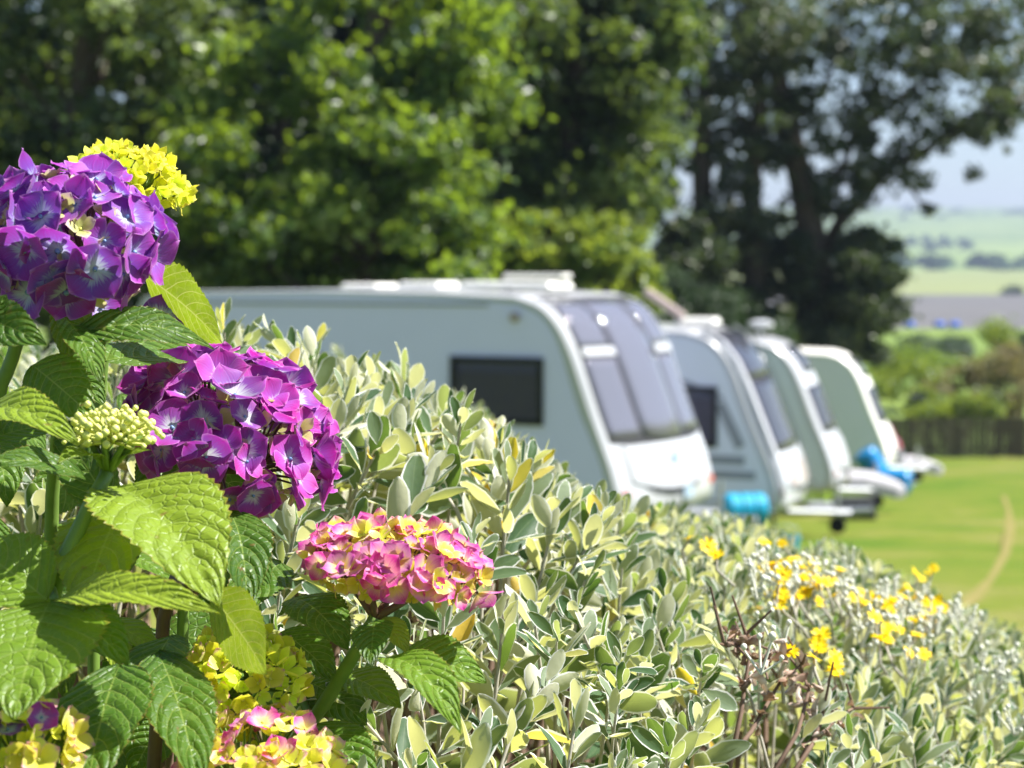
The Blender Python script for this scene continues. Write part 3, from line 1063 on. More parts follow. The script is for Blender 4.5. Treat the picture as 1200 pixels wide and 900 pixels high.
        patch('pane', zm + .13, zt - .08, -.65, .65, .018, M['glass_dark'], sk, narrow=.05)
        if style == 3:
            patch('red_stripe', .80, 1.30, -1.08, 1.08, .03, M['red'])
    # front locker lid with its curved lower edge, badge and lamps
    ll = patch('locker_lid', .74, 1.10 * hk - .02, -.86, .86, .024, M[front], sag=2.2, ny=12)
    patch('lid_shadow_gap', .655, .735, -.62, .62, .010, M['dark_plastic'], sag=2.2, ny=12)
    if style == 0:
        bd = MB()
        q = prof[int(at_z(.93))]
        bd.lathe([(.085, 0), (.085, .012), (.05, .016)], W(q[0] + .035, 0, .93), 'x', 18)
        bd.build('badge', M['blue_grey'], t, smooth=False)
        MB().box(W(.012, .2, .56), (.02, .2, .12)).build('badge_plate', M['blue_grey'], t)
    for sg in (-1, 1):
        MB().box(W(-.12, sg * .98, .62), (.06, .12, .07)).build('marker_lamp', M['lamp_red'], t)
    # side windows towards the camera: black frame, pleated curtain, tinted pane
    wins = {0: [(-1.50, 1.28, 1.08, .68), (-4.2, 1.28, 1.1, .68)], 1: [(-1.12, 1.16, .46, .74), (-3.6, 1.16, 1.1, .7)],
            2: [(-1.25, 1.25, .42, .62), (-3.4, 1.2, 1.0, .7)], 3: [(-1.4, 1.2, .5, .6)], 4: [(-3.0, 1.2, 1.0, .7)]}[style]
    for wx, wz, ww, wh in wins:
        wz *= hk
        y0 = -(W2 + .006)
        fr = MB()
        b = .055
        fr.box(W(wx, y0 - .018, wz + b / 2), (ww, .036, b))
        fr.box(W(wx, y0 - .018, wz + wh - b / 2), (ww, .036, b))
        fr.box(W(wx - ww / 2 + b / 2, y0 - .018, wz + wh / 2), (b, .036, wh - 2 * b))
        fr.box(W(wx + ww / 2 - b / 2, y0 - .018, wz + wh / 2), (b, .036, wh - 2 * b))
        w_ = fr.build('window', M['rubber'], t)
        iw, ih = ww - 2 * b, wh - 2 * b
        cu = MB()
        k = 24
        V = []
        for zz in (wz + b + .004, wz + wh - b - .1):
            for i in range(k + 1):
                x = wx - iw / 2 + iw * i / k
                V.append(W(x, y0 - .008 - .004 * math.sin(i * 1.9), zz))
        cu.add(V, [(i, i + 1, k + 2 + i, k + 1 + i) for i in range(k)])
        cu.build('curtain', M['curtain'], w_)
        MB().box(W(wx, y0 - .026, wz + wh / 2), (iw, .006, ih)).build('pane', M['glass_side'], w_)
    if style == 0:
        MB().lathe([(.05, 0), (.05, .03), (.03, .05)], W(-1.28, -(W2 + .05), 2.36), 'y', 12).build('side_lamp', M['lamp_white'], t)
        MB().box(W(-1.4, -(W2 + .012), .98), (.42, .012, .05)).build('name_strip', M['swoosh'], t)
    # awning rail, fridge vents and a low locker door on the side towards the camera
    ys_ = -(W2 + .012)
    MB().box(W(-L * .5 - .6, ys_, top - .14), (L - 2.0, .012, .03)).build('awning_rail', M['grey_plastic'], t)
    MB().box(W(-L * .5 - .1, ys_ + .003, .50), (L - .6, .010, .035)).build('skirt_trim', M['grey_plastic'], t)
    for zv in (.75, 1.45):
        MB().box(W(-L + 1.5, ys_, zv), (.42, .014, .20)).build('vent', M['white'], t)
    MB().box(W(-2.55, ys_ + .002, .74), (.62, .010, .34)).build('locker_door', M['white'], t)
    if style == 1:
        # grey swoosh graphic around and below the window
        for k, (x0, z0, x1, z1, th) in enumerate([(-1.4, 2.0, -.82, 1.75, .05), (-.86, 1.70, -.60, 1.16, .13), (-1.35, 1.02, -.55, 1.0, .12), (-1.30, .84, -.42, .82, .10)]):
            a = math.atan2(z1 - z0, x1 - x0)
            MB().box(W((x0 + x1) / 2, -(W2 + .010), (z0 + z1) / 2), (math.hypot(x1 - x0, z1 - z0), .008, th), Matrix.Rotation(-a, 3, 'Y')).build('graphic', M['swoosh'], t)
    # roof furniture
    zt_ = top + .0
    if style == 0:
        for x, l, h, w, y in ((-1.75, 1.15, .075, .55, -.3), (-2.95, .55, .07, .5, -.1), (-3.65, .5, .05, .5, -.2)):
            MB().box(W(x, y, zt_ + h / 2 + .02), (l, w, h), taper=.9).build('rooflight', M['cream_white'], t, bevel=.03)
        MB().tube([W(-1.9, -.2, zt_), W(-1.9, -.2, zt_ + .12)], .03, 8).build('aerial', M['white'], t)
        MB().box(W(-1.55, -.2, zt_ + .15), (.72, .22, .05)).build('roof_bar', M['cream_white'], t, bevel=.02)
    elif style == 1:
        a_ = MB().tube([W(-1.55, -.3, zt_), W(-1.55, -.3, zt_ + .22)], .03, 8)
        a_.build('aerial_mast', M['grey_plastic'], t)
        MB().box(W(-1.72, -.3, zt_ + .27), (.6, .2, .09), Matrix.Rotation(R(34), 3, 'Y')).build('aerial', M['lamp_white'], t, bevel=.03)
        MB().box(W(-1.35, .1, zt_ + .05), (.5, .5, .08), taper=.85).build('rooflight', M['cream_white'], t, bevel=.02)
    elif style == 2:
        MB().tube([W(-1.3, -.4, zt_), W(-1.3, -.4, zt_ + .16)], .03, 8).build('aerial_mast', M['white'], t)
        MB().lathe([(.05, 0), (.19, .03), (.19, .09), (.08, .13)], W(-1.3, -.4, zt_ + .13), 'z', 18).build('aerial', M['white'], t, smooth=False)
    # running gear
    for sg in (-1, 1):
        w_ = MB().lathe([(.2, -.085), (.32, -.08), (.335, -.04), (.335, .04), (.32, .08), (.2, .085)], (0, sg * (W2 - .13), .335), 'y', 28).build('wheel', M['tyre'], t, smooth=False)
        MB().lathe([(.02, 0), (.19, .0), (.2, .03), (.05, .05)], (0, sg * (W2 - .13) + sg * .07, .335), 'y', 20).build('rim', M['metal'], w_)
        MB().box(W(-.5, sg * .8, .20 - dz / 2), (.06, .06, .34)).build('corner_steady', M['metal'], t)
        MB().box(W(-L + .5, sg * .8, .20 - dz / 2), (.06, .06, .34)).build('corner_steady', M['metal'], t)
    db = MB()
    for sg in (-1, 1):
        db.tube([W(-.5, sg * .7, .36), W(.60, sg * .05, .29)], .04, 6)
    db.build('drawbar', M['metal'], t)
    MB().tube([W(.52, 0, .30), W(.86, 0, .33)], [.05, .04], 8).build('hitch', M['metal'], t)
    jm = MB().tube([W(.42, .1, .70), W(.42, .1, .12)], .025, 8)
    jk = jm.build('jockey_leg', M['metal'], t)
    MB().lathe([(.03, -.03), (.1, -.03), (.11, 0), (.1, .03), (.03, .03)], W(.42, .1, .11), 'y', 18).build('jockey_wheel', M['tyre'], jk)
    MB().box(W(.22, 0, .385), (.30, .36, .03), taper=.8).build('step_plate', M['metal'], t, bevel=.01)
    return t, W


_, W1 = caravan('large grey and white caravan with tall wraparound front window, nearest the hedge', 738, 20.8, 30, 6.3, 1.0, 0, roof_py=342)
t2, Wf2 = caravan('caravan with swoosh graphics and a dark narrow side window beside the nearest one', 926, 25.7, 16, 6.0, 1.0, 1, roof_py=384)
t3, Wf3 = caravan('white caravan with round roof aerial between the swoosh caravan and cream one', 988, 31.4, 13, 6.0, 1.0, 2, roof_py=397)
t4, Wf4 = caravan('cream-fronted caravan at far end with blue containers before its nose', 1048, 41, 12, 5.6, 1.0, 4, 'cream_white', roof_py=412)
t5, Wf5 = caravan('farthest caravan, dark red stripe on nose, mostly hidden behind the cream one', 1062, 47, 6, 5.6, .88, 3, 'swoosh', roof_py=448)


# padded covers thrown over two of the hitches
def hitch_cover(t, W_, lab, s=1.0):
    mb = MB()
    secs = [(0.04, .28, .60, .30), (.45, .24, .58, .27), (.85, .18, .50, .22), (1.1, .14, .43, .18), (1.26, .08, .35, .20)]
    V = []
    for x, hw, z1, z0 in secs:
        for k in range(9):
            a = math.pi * k / 8
            V.append(W_(x * s, hw * math.cos(a), z0 + (z1 - z0) * math.sin(a) ** .7))
    Fc = [(i * 9 + k, i * 9 + k + 1, (i + 1) * 9 + k + 1, (i + 1) * 9 + k) for i in range(4) for k in range(8)]
    Fc += [tuple(range(8, -1, -1)), tuple(36 + k for k in range(9))]
    o = mb.add(V, Fc).build('hitch_cover', M['pale_cover'], None, smooth=False)
    o.location = t.location
    o.rotation_euler = t.rotation_euler
    # keep the origin at the cover itself
    tag(o, lab, 'cover', 'covers over caravan hitches')
    return o


hitch_cover(t3, Wf3, 'pale grey padded cover over the hitch of the round-aerial caravan', .68)
hitch_cover(t5, Wf5, 'pinkish grey padded cover over the hitch beside the fence', .72)
# dark box standing under the covered hitch
bx = MB().box((0, 0, .17), (.62, .42, .30), taper=.92)
o = bx.build('storage_box', M['dark_plastic'], bevel=.03)
q = P(1000, 590, 30.6)
o.location = (q[0], q[1], gz(q[1]))
tag(o, 'dark low storage box on grass under the covered hitch', 'box')


# blue water barrels lying on the grass
def barrel(label, px, d, yaw, mat, tilt=0.0, r=.20, l=.52, up_=0.0):
    q = P(px, 500, d)
    t = thing('water_barrel', label, 'barrel', (q[0], q[1], gz(q[1])), 'blue water barrels by the caravans')
    t.location.z += up_
    t.rotation_euler = (0, 0, R(yaw))
    pr = [(r * .55, -l / 2), (r * .9, -l / 2 + .02), (r, -l / 2 + .06), (r, -.10), (r * .93, -.085), (r * .93, -.065), (r, -.05), (r, .05), (r * .93, .065), (r * .93, .085), (r, .10), (r, l / 2 - .06), (r * .9, l / 2 - .02), (r * .55, l / 2)]
    m4 = Matrix.Translation((0, 0, r + .01 + abs(math.sin(tilt)) * l / 2)) @ Matrix.Rotation(tilt, 4, 'Y')
    MB().lathe(pr, (0, 0, 0), 'x', 24).build('drum', mat, t, smooth=False, matrix=m4)
    MB().lathe([(.05, 0), (.05, .05), (.03, .055)], (l / 2 - .005, 0, r * .35), 'x', 14).build('cap', M['dark_plastic'], t, matrix=m4)
    h = MB().tube([(l / 2 + .01, -r * .9, 0), (l / 2 + .05, -r * 1.05, 0), (l / 2 + .05, r * 1.05, 0), (l / 2 + .01, r * .9, 0)], .012, 6)
    h.build('handle', M['metal'], t, matrix=m4)
    return t


barrel('turquoise-blue water barrel lying on a dark crate beside the swoosh caravan', 873, 24.9, 12, M['blue'], up_=.21)
barrel('blue barrel leaning against the nose of the cream-fronted caravan', 1024, 38.5, 5, M['blue_deep'], .95, .22, .66)
barrel('blue barrel lying askew in front of the leaning blue one', 1047, 38.0, -28, M['blue_deep'], .1, .22, .66)
q = P(873, 600, 24.9)
crt = thing('crate', 'dark plastic crate on the grass under the turquoise barrel', 'crate', (q[0], q[1], gz(q[1])))
crt.rotation_euler = (0, 0, R(12))
for sx in (-1, 1):
    for sy in (-1, 1):
        MB().box((sx * .27, sy * .16, .10), (.05, .05, .20)).build('post', M['dark_plastic'], crt)
for z in (.03, .10, .17):
    for sy in (-1, 1):
        MB().box((0, sy * .172, z), (.58, .018, .045)).build('slat', M['dark_plastic'], crt)
    for sx in (-1, 1):
        MB().box((sx * .284, 0, z), (.018, .30, .045)).build('slat', M['dark_plastic'], crt)
MB().box((0, 0, .198), (.50, .28, .02)).build('lid', M['dark_plastic'], crt)
q = P(921, 640, 20.5)
bk = thing('bucket', 'small pale blue bucket on the grass just beyond the hedge', 'bucket', (q[0], q[1], gz(q[1])))
MB().lathe([(.09, 0), (.13, .26), (.138, .265), (.138, .285), (.12, .285), (.11, .2)], seg=20).build('pail', M['blue_heap'] if 0 else M['blue'], bk)
MB().tube([(.135, 0, .27), (.11, 0, .36), (0, 0, .40), (-.11, 0, .36), (-.135, 0, .27)], .006, 6).build('handle', M['metal'], bk)


# ------------------------------------------------------------------ grey-leaved shrubs (felted leaves, yellow daisies)
ctrl_px = [(250, 385, 1.85), (330, 398, 1.75), (420, 415, 1.75), (500, 438, 1.72), (560, 470, 1.75), (640, 545, 1.95), (700, 590, 2.15), (780, 606, 2.5), (850, 612, 2.8), (930, 632, 3.0),
           (1010, 655, 3.1), (1100, 695, 3.0), (1200, 742, 2.9), (1350, 800, 2.9), (450, 600, 1.55), (560, 640, 1.6), (600, 720, 1.5), (420, 870, 1.36), (560, 850, 1.38), (700, 830, 1.42),
           (700, 930, 1.30), (850, 740, 1.75), (880, 880, 1.5), (980, 760, 2.1), (1080, 850, 2.0), (1200, 900, 1.95), (1180, 800, 2.3), (900, 690, 2.2), (300, 600, 1.62), (150, 420, 1.9), (20, 480, 1.95),
           (1350, 950, 2.1), (760, 660, 1.9), (820, 1050, 1.3), (1100, 1100, 1.45)]
CP = np.array([P(*c) for c in ctrl_px])
XY = CP[:, :2]


def tps(r):
    r = np.maximum(r, 1e-6)
    return r * r * np.log(r)


nC = len(XY)
K = tps(np.linalg.norm(XY[:, None] - XY[None], axis=2)) + 0.004 * np.eye(nC)
Pm = np.c_[np.ones(nC), XY]
A_ = np.block([[K, Pm], [Pm.T, np.zeros((3, 3))]])
sol = np.linalg.solve(A_, np.r_[CP[:, 2], 0, 0, 0])


def hz(xy):
    xy = np.atleast_2d(xy)
    return tps(np.linalg.norm(xy[:, None] - XY[None], axis=2)) @ sol[:nC] + np.c_[np.ones(len(xy)), xy] @ sol[nC:]


# leaf shapes
def felt_leaf(seed, cup, bend, tint, wk=.2):
    g = np.random.default_rng(seed)
    us = np.array([-1, -.62, 0, .62, 1])
    vs = np.array([0, .12, .32, .55, .78, .93, 1.0])
    wv = np.array([.10, .42, .80, 1.0, .82, .45, .06]) * wk
    V, UV = [], []
    tw = g.normal(0, .25)
    sw = g.normal(0, .10)
    wv = wv * (1 + g.normal(0, .07, 7))
    for v, w in zip(vs, wv):
        for u in us:
            x = u * w + sw * v * v
            z = cup * (u * u) * w + bend * v * v + tw * u * w * v
            V.append((x, v, z + .01 * g.normal()))
            UV.append((u * .5 + .5, v))
    Fc = [(j * 5 + i, j * 5 + i + 1, (j + 1) * 5 + i + 1, (j + 1) * 5 + i) for j in range(6) for i in range(4)]
    return np.array(V), np.array(Fc), np.array(UV), tint


variants = []
for k in range(26):
    ti = ([.05, .18, .3, .42, .5, .58, .66, .74, .8, .86, .12, .62, .36, .97, .915, .93] + [.7, .84, .55, .78, .87, .25, .48, .82, .65, .76])[k]
    variants.append(felt_leaf(k, rng.uniform(.1, .65), rng.uniform(-.22, .28), ti, rng.uniform(.175, .265)))
var_mesh = [np_mesh('leaf', v, f, tint=np.full(len(v), ti), uv=uv, mats=[M['felt']]) for v, f, uv, ti in variants]

# sprig positions: blue-noise sampling of the hedge top
cand = []
cell = {}
RMIN = .0365
for _ in range(60000):
    y = rng.uniform(1.18, 3.9)
    x = rng.uniform(-.62, .40 * y + .25)
    if y < 1.27 and x < .0:
        continue
    # behind the hydrangea only a thin strip of shrub
    if x < -.17 and y < 1.60:
        continue
    z = 0
    rm = RMIN * (1.0 + .22 * max(0, y - 2.0))
    key = (int(x / .06), int(y / .06))
    ok = True
    for a in (-1, 0, 1):
        for b in (-1, 0, 1):
            for q in cell.get((key[0] + a, key[1] + b), ()):
                if (q[0] - x) ** 2 + (q[1] - y) ** 2 < rm * rm:
                    ok = False
                    break
            if not ok:
                break
        if not ok:
            break
    if ok:
        cell.setdefault(key, []).append((x, y))
        cand.append((x, y))
cand = np.array(cand)
zs = hz(cand)
e = .02
gx = (hz(cand + [e, 0]) - zs) / e
gy_ = (hz(cand + [0, e]) - zs) / e
zs = np.clip(zs, .5, 1.36)
px_, py_, dd_ = project(np.c_[cand, zs])
keep = (px_ > -160) & (px_ < 1420) & (py_ < 1150)
# keep clear of the withered twigs' hollow
cand, zs, gx, gy_ = cand[keep], zs[keep], gx[keep], gy_[keep]
px_, py_ = px_[keep], py_[keep]
crest = np.interp(px_, [-200, 265, 300, 380, 420, 500, 545, 575, 600, 650, 690, 720, 850, 900, 1000, 1040, 1100, 1200, 1300, 1420],
                  [372, 372, 385, 400, 410, 435, 465, 485, 515, 550, 580, 595, 606, 620, 645, 665, 690, 745, 790, 850])
dq = project(np.c_[cand, zs])[2]
need = crest + 30 / dq + rng.uniform(0, 14, len(cand))
zs = zs - np.maximum(0, need - py_) / F_PX * dq
px_, py_, _q = project(np.c_[cand, zs])
hollow = (((px_ - 905) / 75) ** 2 + ((py_ - 835) / 85) ** 2 < 1)
hollow2 = (((px_ - 500) / 60) ** 2 + ((py_ - 745) / 55) ** 2 < 1)

shrub_c = np.array([[-.12, 1.7], [.22, 1.62], [.62, 2.9]])
shrub_lab = ['silver-leaved felted shrub rising beside the hydrangea, no daisies on it', 'grey-green felted shrub with withered brown twigs in its hollow',
             'grey-leaved felted shrub covered with yellow daisies, overlooking the grass']
shrubs = [thing('grey_leaved_shrub', shrub_lab[k], 'shrub', (shrub_c[k][0], shrub_c[k][1], gz(shrub_c[k][1])), 'felted grey shrubs forming the hedge') for k in range(3)]
own = np.argmin(np.linalg.norm((cand[:, None] - shrub_c[None]) * np.array([1, .8]), axis=2), axis=1)

leaf_T = []          # (variant, R*s (3x3), pos, owner)
stem_mb = [MB() for _ in range(3)]
branch_mb = [MB() for _ in range(3)]


def sprig(tip, axis, owner, scale=1.0, n=12, dead=0.0):
    axis = unit(axis)
    Bm = basis(axis, rng.uniform(0, 6.28))
    Ls = .085 * scale
    for k in range(n):
        f = k / (n - 1)                    # 0 at the bottom of the sprig, 1 at its tip
        a = k * 2.399963 + rng.normal(0, .25)
        out = Bm[:, 0] * math.cos(a) + Bm[:, 1] * math.sin(a)
        lean = (1.12 - .80 * f) + rng.normal(0, .22)
        d = unit(axis * math.cos(lean) + out * math.sin(lean))
        nrm = unit(axis * math.sin(lean) - out * math.cos(lean))      # upper face looks to the stem
        s = (.050 - .024 * f ** 1.6) * scale * rng.uniform(.8, 1.2)
        tw_ = rng.normal(0, .5) if rng.uniform() < .76 else rng.uniform(-3.1, 3.1)
        nrm = nrm * math.cos(tw_) + np.cross(d, nrm) * math.sin(tw_)
        xax = np.cross(d, nrm)
        Rm = np.stack([xax, d, nrm], axis=1)
        pos = tip - axis * Ls * (1 - f) + out * .0025
        r = rng.uniform()
        vi = int(rng.integers(0, 23))
        vi = vi if vi < 13 else vi + 3
        qx, qy, _d = project(pos)
        yel = math.exp(-(((qx - 565) / 70) ** 2 + ((qy - 570) / 70) ** 2))
        if (f < .3 and r < .05) or r < .010 + .20 * yel:
            vi = int(rng.choice([13, 14, 14, 15]))
        leaf_T.append((vi, Rm * s, pos, owner))
    stem_mb[owner].tube([tip - axis * (Ls + .06) - np.array([0, 0, .05]), tip - axis * Ls, tip - axis * .01], [.0022 * scale, .0019 * scale, .0013 * scale], 5, caps=False)


for i in range(len(cand)):
    x, y = cand[i]
    if hollow[i] and rng.uniform() < .8:
        continue
    if hollow2[i] and rng.uniform() < .55:
        continue
    nrm = np.array([-gx[i] * .35, -gy_[i] * .35, 1.0])
    ax = unit(nrm) + np.array([rng.normal(0, .42), rng.normal(-.08, .42), 0])
    tip = np.array([x, y, zs[i] + min(.012, rng.normal(-.006, .020))])
    sprig(tip, ax, own[i], rng.uniform(.60, 1.02) * (1, .90, .74)[own[i]], int(rng.integers(11, 16)))
# a lower, sparser layer inside the shrubs
for i in rng.choice(len(cand), len(cand) // 4, replace=False):
    x, y = cand[i]
    tip = np.array([x + rng.normal(0, .02), y + rng.normal(0, .02), zs[i] - rng.uniform(.07, .16)])
    sprig(tip, np.array([rng.normal(0, .5), rng.normal(-.15, .5), 1]), own[i], rng.uniform(.8, 1.1), 8)
# branches down to the root of each shrub
for i in rng.choice(len(cand), len(cand) // 3, replace=False):
    x, y = cand[i]
    o_ = own[i]
    c = shrub_c[o_]
    g = np.array([c[0] + rng.normal(0, .12), c[1] + rng.normal(0, .12), gz(c[1]) - .03])
    tip = np.array([x, y, zs[i] - .12])
    m1 = g + (tip - g) * .45 + np.array([rng.normal(0, .04), rng.normal(0, .04), -.12])
    m2 = g + (tip - g) * .8 + np.array([rng.normal(0, .03), rng.normal(0, .03), -.06])
    branch_mb[o_].tube([g, m1, m2, tip], [.009, .006, .0045, .003], 5, caps=False)

# which leaves show largest: a coarse depth buffer over all leaf vertices
allV = []
for vi, Rm, pos, o_ in leaf_T:
    allV.append(variants[vi][0] @ Rm.T + pos)
allV = np.array(allV)                       # n x 35 x 3
fx, fy, fd = project(allV.reshape(-1, 3))
gx_i, gy_i = (fx // 4).astype(int), (fy // 4).astype(int)
inside = (gx_i >= 0) & (gx_i < 300) & (gy_i >= 0) & (gy_i < 225)
zb_ = np.full((225, 300), 1e9)
np.minimum.at(zb_, (gy_i[inside], gx_i[inside]), fd[inside])
vis = np.zeros(len(fx))
vis[inside] = (fd[inside] < zb_[gy_i[inside], gx_i[inside]] + .004)
score = vis.reshape(len(allV), -1).sum(1) / fd.reshape(len(allV), -1).mean(1) ** 2
own_l = np.array([q[3] for q in leaf_T])
for k in range(3):
    idx = np.where(own_l == k)[0]
    best = idx[np.argsort(-score[idx])][:290]
    bs = set(best.tolist())
    loc = np.array(shrubs[k].location)
    for i in best:
        vi, Rm, pos, _o = leaf_T[i]
        m4 = np.eye(4)
        m4[:3, :3] = Rm
        m4[:3, 3] = pos - loc
        o = bpy.data.objects.new('leaf', var_mesh[vi])
        col.objects.link(o)
        o.parent = shrubs[k]
        o.matrix_local = Matrix(m4.tolist())
    rest = [i for i in idx if i not in bs]
    Vs = allV[rest].reshape(-1, 3) - loc
    fb = variants[0][1]
    Fs = (np.arange(len(rest))[:, None, None] * 35 + fb[None]).reshape(-1, 4)
    UVs = np.tile(variants[0][2], (len(rest), 1))
    Ts = np.repeat([variants[leaf_T[i][0]][3] for i in rest], 35)
    fo = link('foliage', np_mesh('foliage', Vs, Fs, tint=Ts, uv=UVs, mats=[M['felt']]), shrubs[k], kind='stuff')
    for nm, mbx, mt in (('stems', stem_mb[k], M['grey_twig']), ('branches', branch_mb[k], M['twig'])):
        me = mbx.mesh(nm, True)
        me.transform(Matrix.Translation(Vector(-loc)))
        me.materials.append(mt)
        link(nm, me, shrubs[k], kind='stuff')

# withered twigs and leaves
def on_hedge(px, py, off=0.0):
    """distance at which the line of sight meets the leafy surface"""
    ds = np.arange(1.25, 3.6, .01)
    pts = np.array([P(px, py, d) for d in ds])
    near = np.array([np.min(np.linalg.norm(cand - p[:2], axis=1)) for p in pts])
    top_ = np.array([zs[np.argmin(np.linalg.norm(cand - p[:2], axis=1))] for p in pts])
    hit = np.where((pts[:, 2] < top_ + off) & (near < .06))[0]
    return float(ds[hit[0]]) if len(hit) else None


loc1 = np.array(shrubs[1].location)


def dead_leaf(seed):
    g = np.random.default_rng(seed)
    v, f, uv, _ = felt_leaf(seed, g.uniform(.9, 1.8), g.uniform(-.6, .6), 0, .24)
    v = v + g.normal(0, .035, v.shape)
    return np_mesh('withered_leaf', v, f, tint=np.clip(g.uniform(.1, .9) + .2 * g.standard_normal(len(v)), 0, 1), mats=[M['dead']])


dmesh = [dead_leaf(100 + k) for k in range(8)]
twigs = [[(852, 905, 1.55), (868, 830, 1.58), (878, 760, 1.6), (874, 735, 1.6)], [(840, 900, 1.55), (880, 850, 1.6), (915, 790, 1.64), (940, 770, 1.66)], [(905, 900, 1.6), (935, 850, 1.64), (948, 800, 1.66), (940, 780, 1.67)],
         [(925, 905, 1.6), (955, 860, 1.64), (985, 830, 1.68), (1000, 822, 1.7)], [(870, 800, 1.58), (895, 770, 1.6), (915, 758, 1.62)], [(940, 880, 1.63), (962, 840, 1.66), (960, 815, 1.67)], [(878, 760, 1.6), (862, 748, 1.59), (848, 745, 1.58)],
         [(500, 800, 1.5), (520, 760, 1.53), (545, 735, 1.55)], [(470, 790, 1.5), (485, 750, 1.53), (480, 720, 1.55)]]
for tw in twigs:
    pts = [P(c[0], c[1] + 8, c[2] + .06) - loc1 for c in tw]
    MB().tube(pts, [.0024 - .0015 * k / (len(pts) - 1) for k in range(len(pts))], 6).build('twig', M['twig'], shrubs[1], smooth=True)
    for k in range(12):
        f = rng.uniform(.35, 1) * (len(pts) - 1)
        i = min(int(f), len(pts) - 2)
        c = pts[i] + (pts[i + 1] - pts[i]) * (f - i) + rng.normal(0, .004, 3)
        Rm = basis(rng.standard_normal(3), rng.uniform(0, 6.28))
        o = link('withered_leaf', dmesh[int(rng.integers(8))], shrubs[1])
        o.matrix_local = mat4(Rm, rng.uniform(.007, .017), c)
    for k in range(3):
        c = pts[-1 - (k % 2)]
        MB().tube([c, c + rng.normal(0, .014, 3) + np.array([0, 0, .012])], [.0016, .0008], 5).build('twig', M['twig'], shrubs[1])

# yellow daisies on felted stalks
def daisy_mesh(seed):
    g = np.random.default_rng(seed)
    V, Fc, mi = [], [], []
    n = 13
    for k in range(n):
        a = 2 * math.pi * k / n + g.normal(0, .08)
        ln = g.uniform(.85, 1.05)
        dr = g.normal(.08, .12)
        d, s = np.array([math.cos(a), math.sin(a), 0]), np.array([-math.sin(a), math.cos(a), 0])
        b = len(V)
        for r, w in ((.18, .05), (.5, .15), (.8, .15), (1.0, .05)):
            for u in (-1, 1):
                V.append(d * r * ln + s * w * u + np.array([0, 0, dr * r * r + .02 * (k % 2)]))
        for j in range(3):
            Fc.append((b + 2 * j, b + 2 * j + 1, b + 2 * j + 3, b + 2 * j + 2))
            mi.append(0)
    b = len(V)
    for r, z in ((.27, .0), (.25, .10), (.12, .16)):
        for k in range(8):
            V.append((r * math.cos(k * .785), r * math.sin(k * .785), z))
    for j in range(2):
        for k in range(8):
            k2 = (k + 1) % 8
            Fc.append((b + j * 8 + k, b + j * 8 + k2, b + (j + 1) * 8 + k2, b + (j + 1) * 8 + k))
            mi.append(1)
    V.append((0, 0, .17))
    for k in range(0, 8, 2):
        Fc.append((b + 16 + k, b + 16 + (k + 1), b + 16 + (k + 2) % 8, len(V) - 1))
        mi.append(1)
    return np_mesh('daisy', V, Fc, tint=np.clip(g.uniform(.3, .7) + .3 * g.standard_normal(len(V)), 0, 1), smooth=False, mats=[M['yellow'], M['daisy_disc']], midx=mi)


dais = [daisy_mesh(200 + k) for k in range(5)]
loc2 = np.array(shrubs[2].location)
flow = [(808, 630), (830, 640), (840, 650), (896, 636), (905, 660), (918, 672), (930, 655), (938, 665), (925, 690), (935, 700), (948, 690), (952, 672), (968, 682), (960, 705), (975, 680), (915, 695),
        (1000, 700), (1010, 695), (1025, 700), (1020, 710), (1080, 678), (1088, 672), (1072, 700), (1085, 705), (1100, 702), (1060, 700), (1045, 705), (962, 744), (955, 750), (925, 764), (1035, 745), (1052, 738), (1040, 735), (1080, 725),
        (980, 770), (978, 782), (1065, 765), (1095, 715), (1105, 712), (912, 682), (1030, 748), (985, 668), (1012, 705)]
flow += [(x + rng.normal(0, 16), y + rng.normal(0, 8) + 3) for x, y in flow[3:38]]
for px, py in flow:
    d = (on_hedge(px, py, .022) or 2.7) - .01
    c = P(px, py, d)
    ln = rng.uniform(.025, .045)
    foot = c - np.array([rng.normal(0, .012), rng.normal(0, .012), ln])
    fs = MB().tube([foot - loc2, (foot + c) / 2 - loc2 + rng.normal(0, .004, 3), c - loc2 - np.array([0, 0, .002])], [.0016, .0014, .0012], 5).build('flower_stem', M['grey_twig'], shrubs[2], smooth=True)
    o = link('daisy', dais[int(rng.integers(5))], fs)
    o.matrix_local = mat4(basis(np.array([rng.normal(.3, .5), rng.normal(-.3, .5), .9]), rng.uniform(0, 6)), rng.uniform(.0070, .0105), c - loc2)
# clusters of unopened white buds
bm_ = MB()
for _ in range(70):
    px, py = rng.uniform(880, 1200), 0
    lo = np.interp(px, [880, 1000, 1100, 1200], [640, 650, 690, 740])
    py = lo + abs(rng.normal(0, 45)) + 4
    d = (on_hedge(px, py, .025) or 2.7) + rng.normal(0, .03)
    c = P(px, py, d) - loc2
    for k in range(int(rng.integers(3, 7))):
        q = c + rng.normal(0, .007, 3)
        r = rng.uniform(.0018, .0032)
        bm_.lathe([(.0006, -r * 1.3), (r, -r * .3), (r * .8, r * .6), (r * .2, r)], q, 'z', 6)
        bm_.tube([c - np.array([0, 0, .020]), q - np.array([0, 0, r])], [.0011, .0008], 4, caps=False)
bm_.build('flower_buds', M['bud_white'], shrubs[2], smooth=True, kind='stuff')


# ------------------------------------------------------------------ hydrangea
HB = P(150, 700, 1.5)
hyd = thing('hydrangea_bush', 'hydrangea bush with purple, pink and yellow-green flower heads and big toothed leaves', 'bush', (HB[0], HB[1], gz(HB[1])))
HL = np.array(hyd.location)


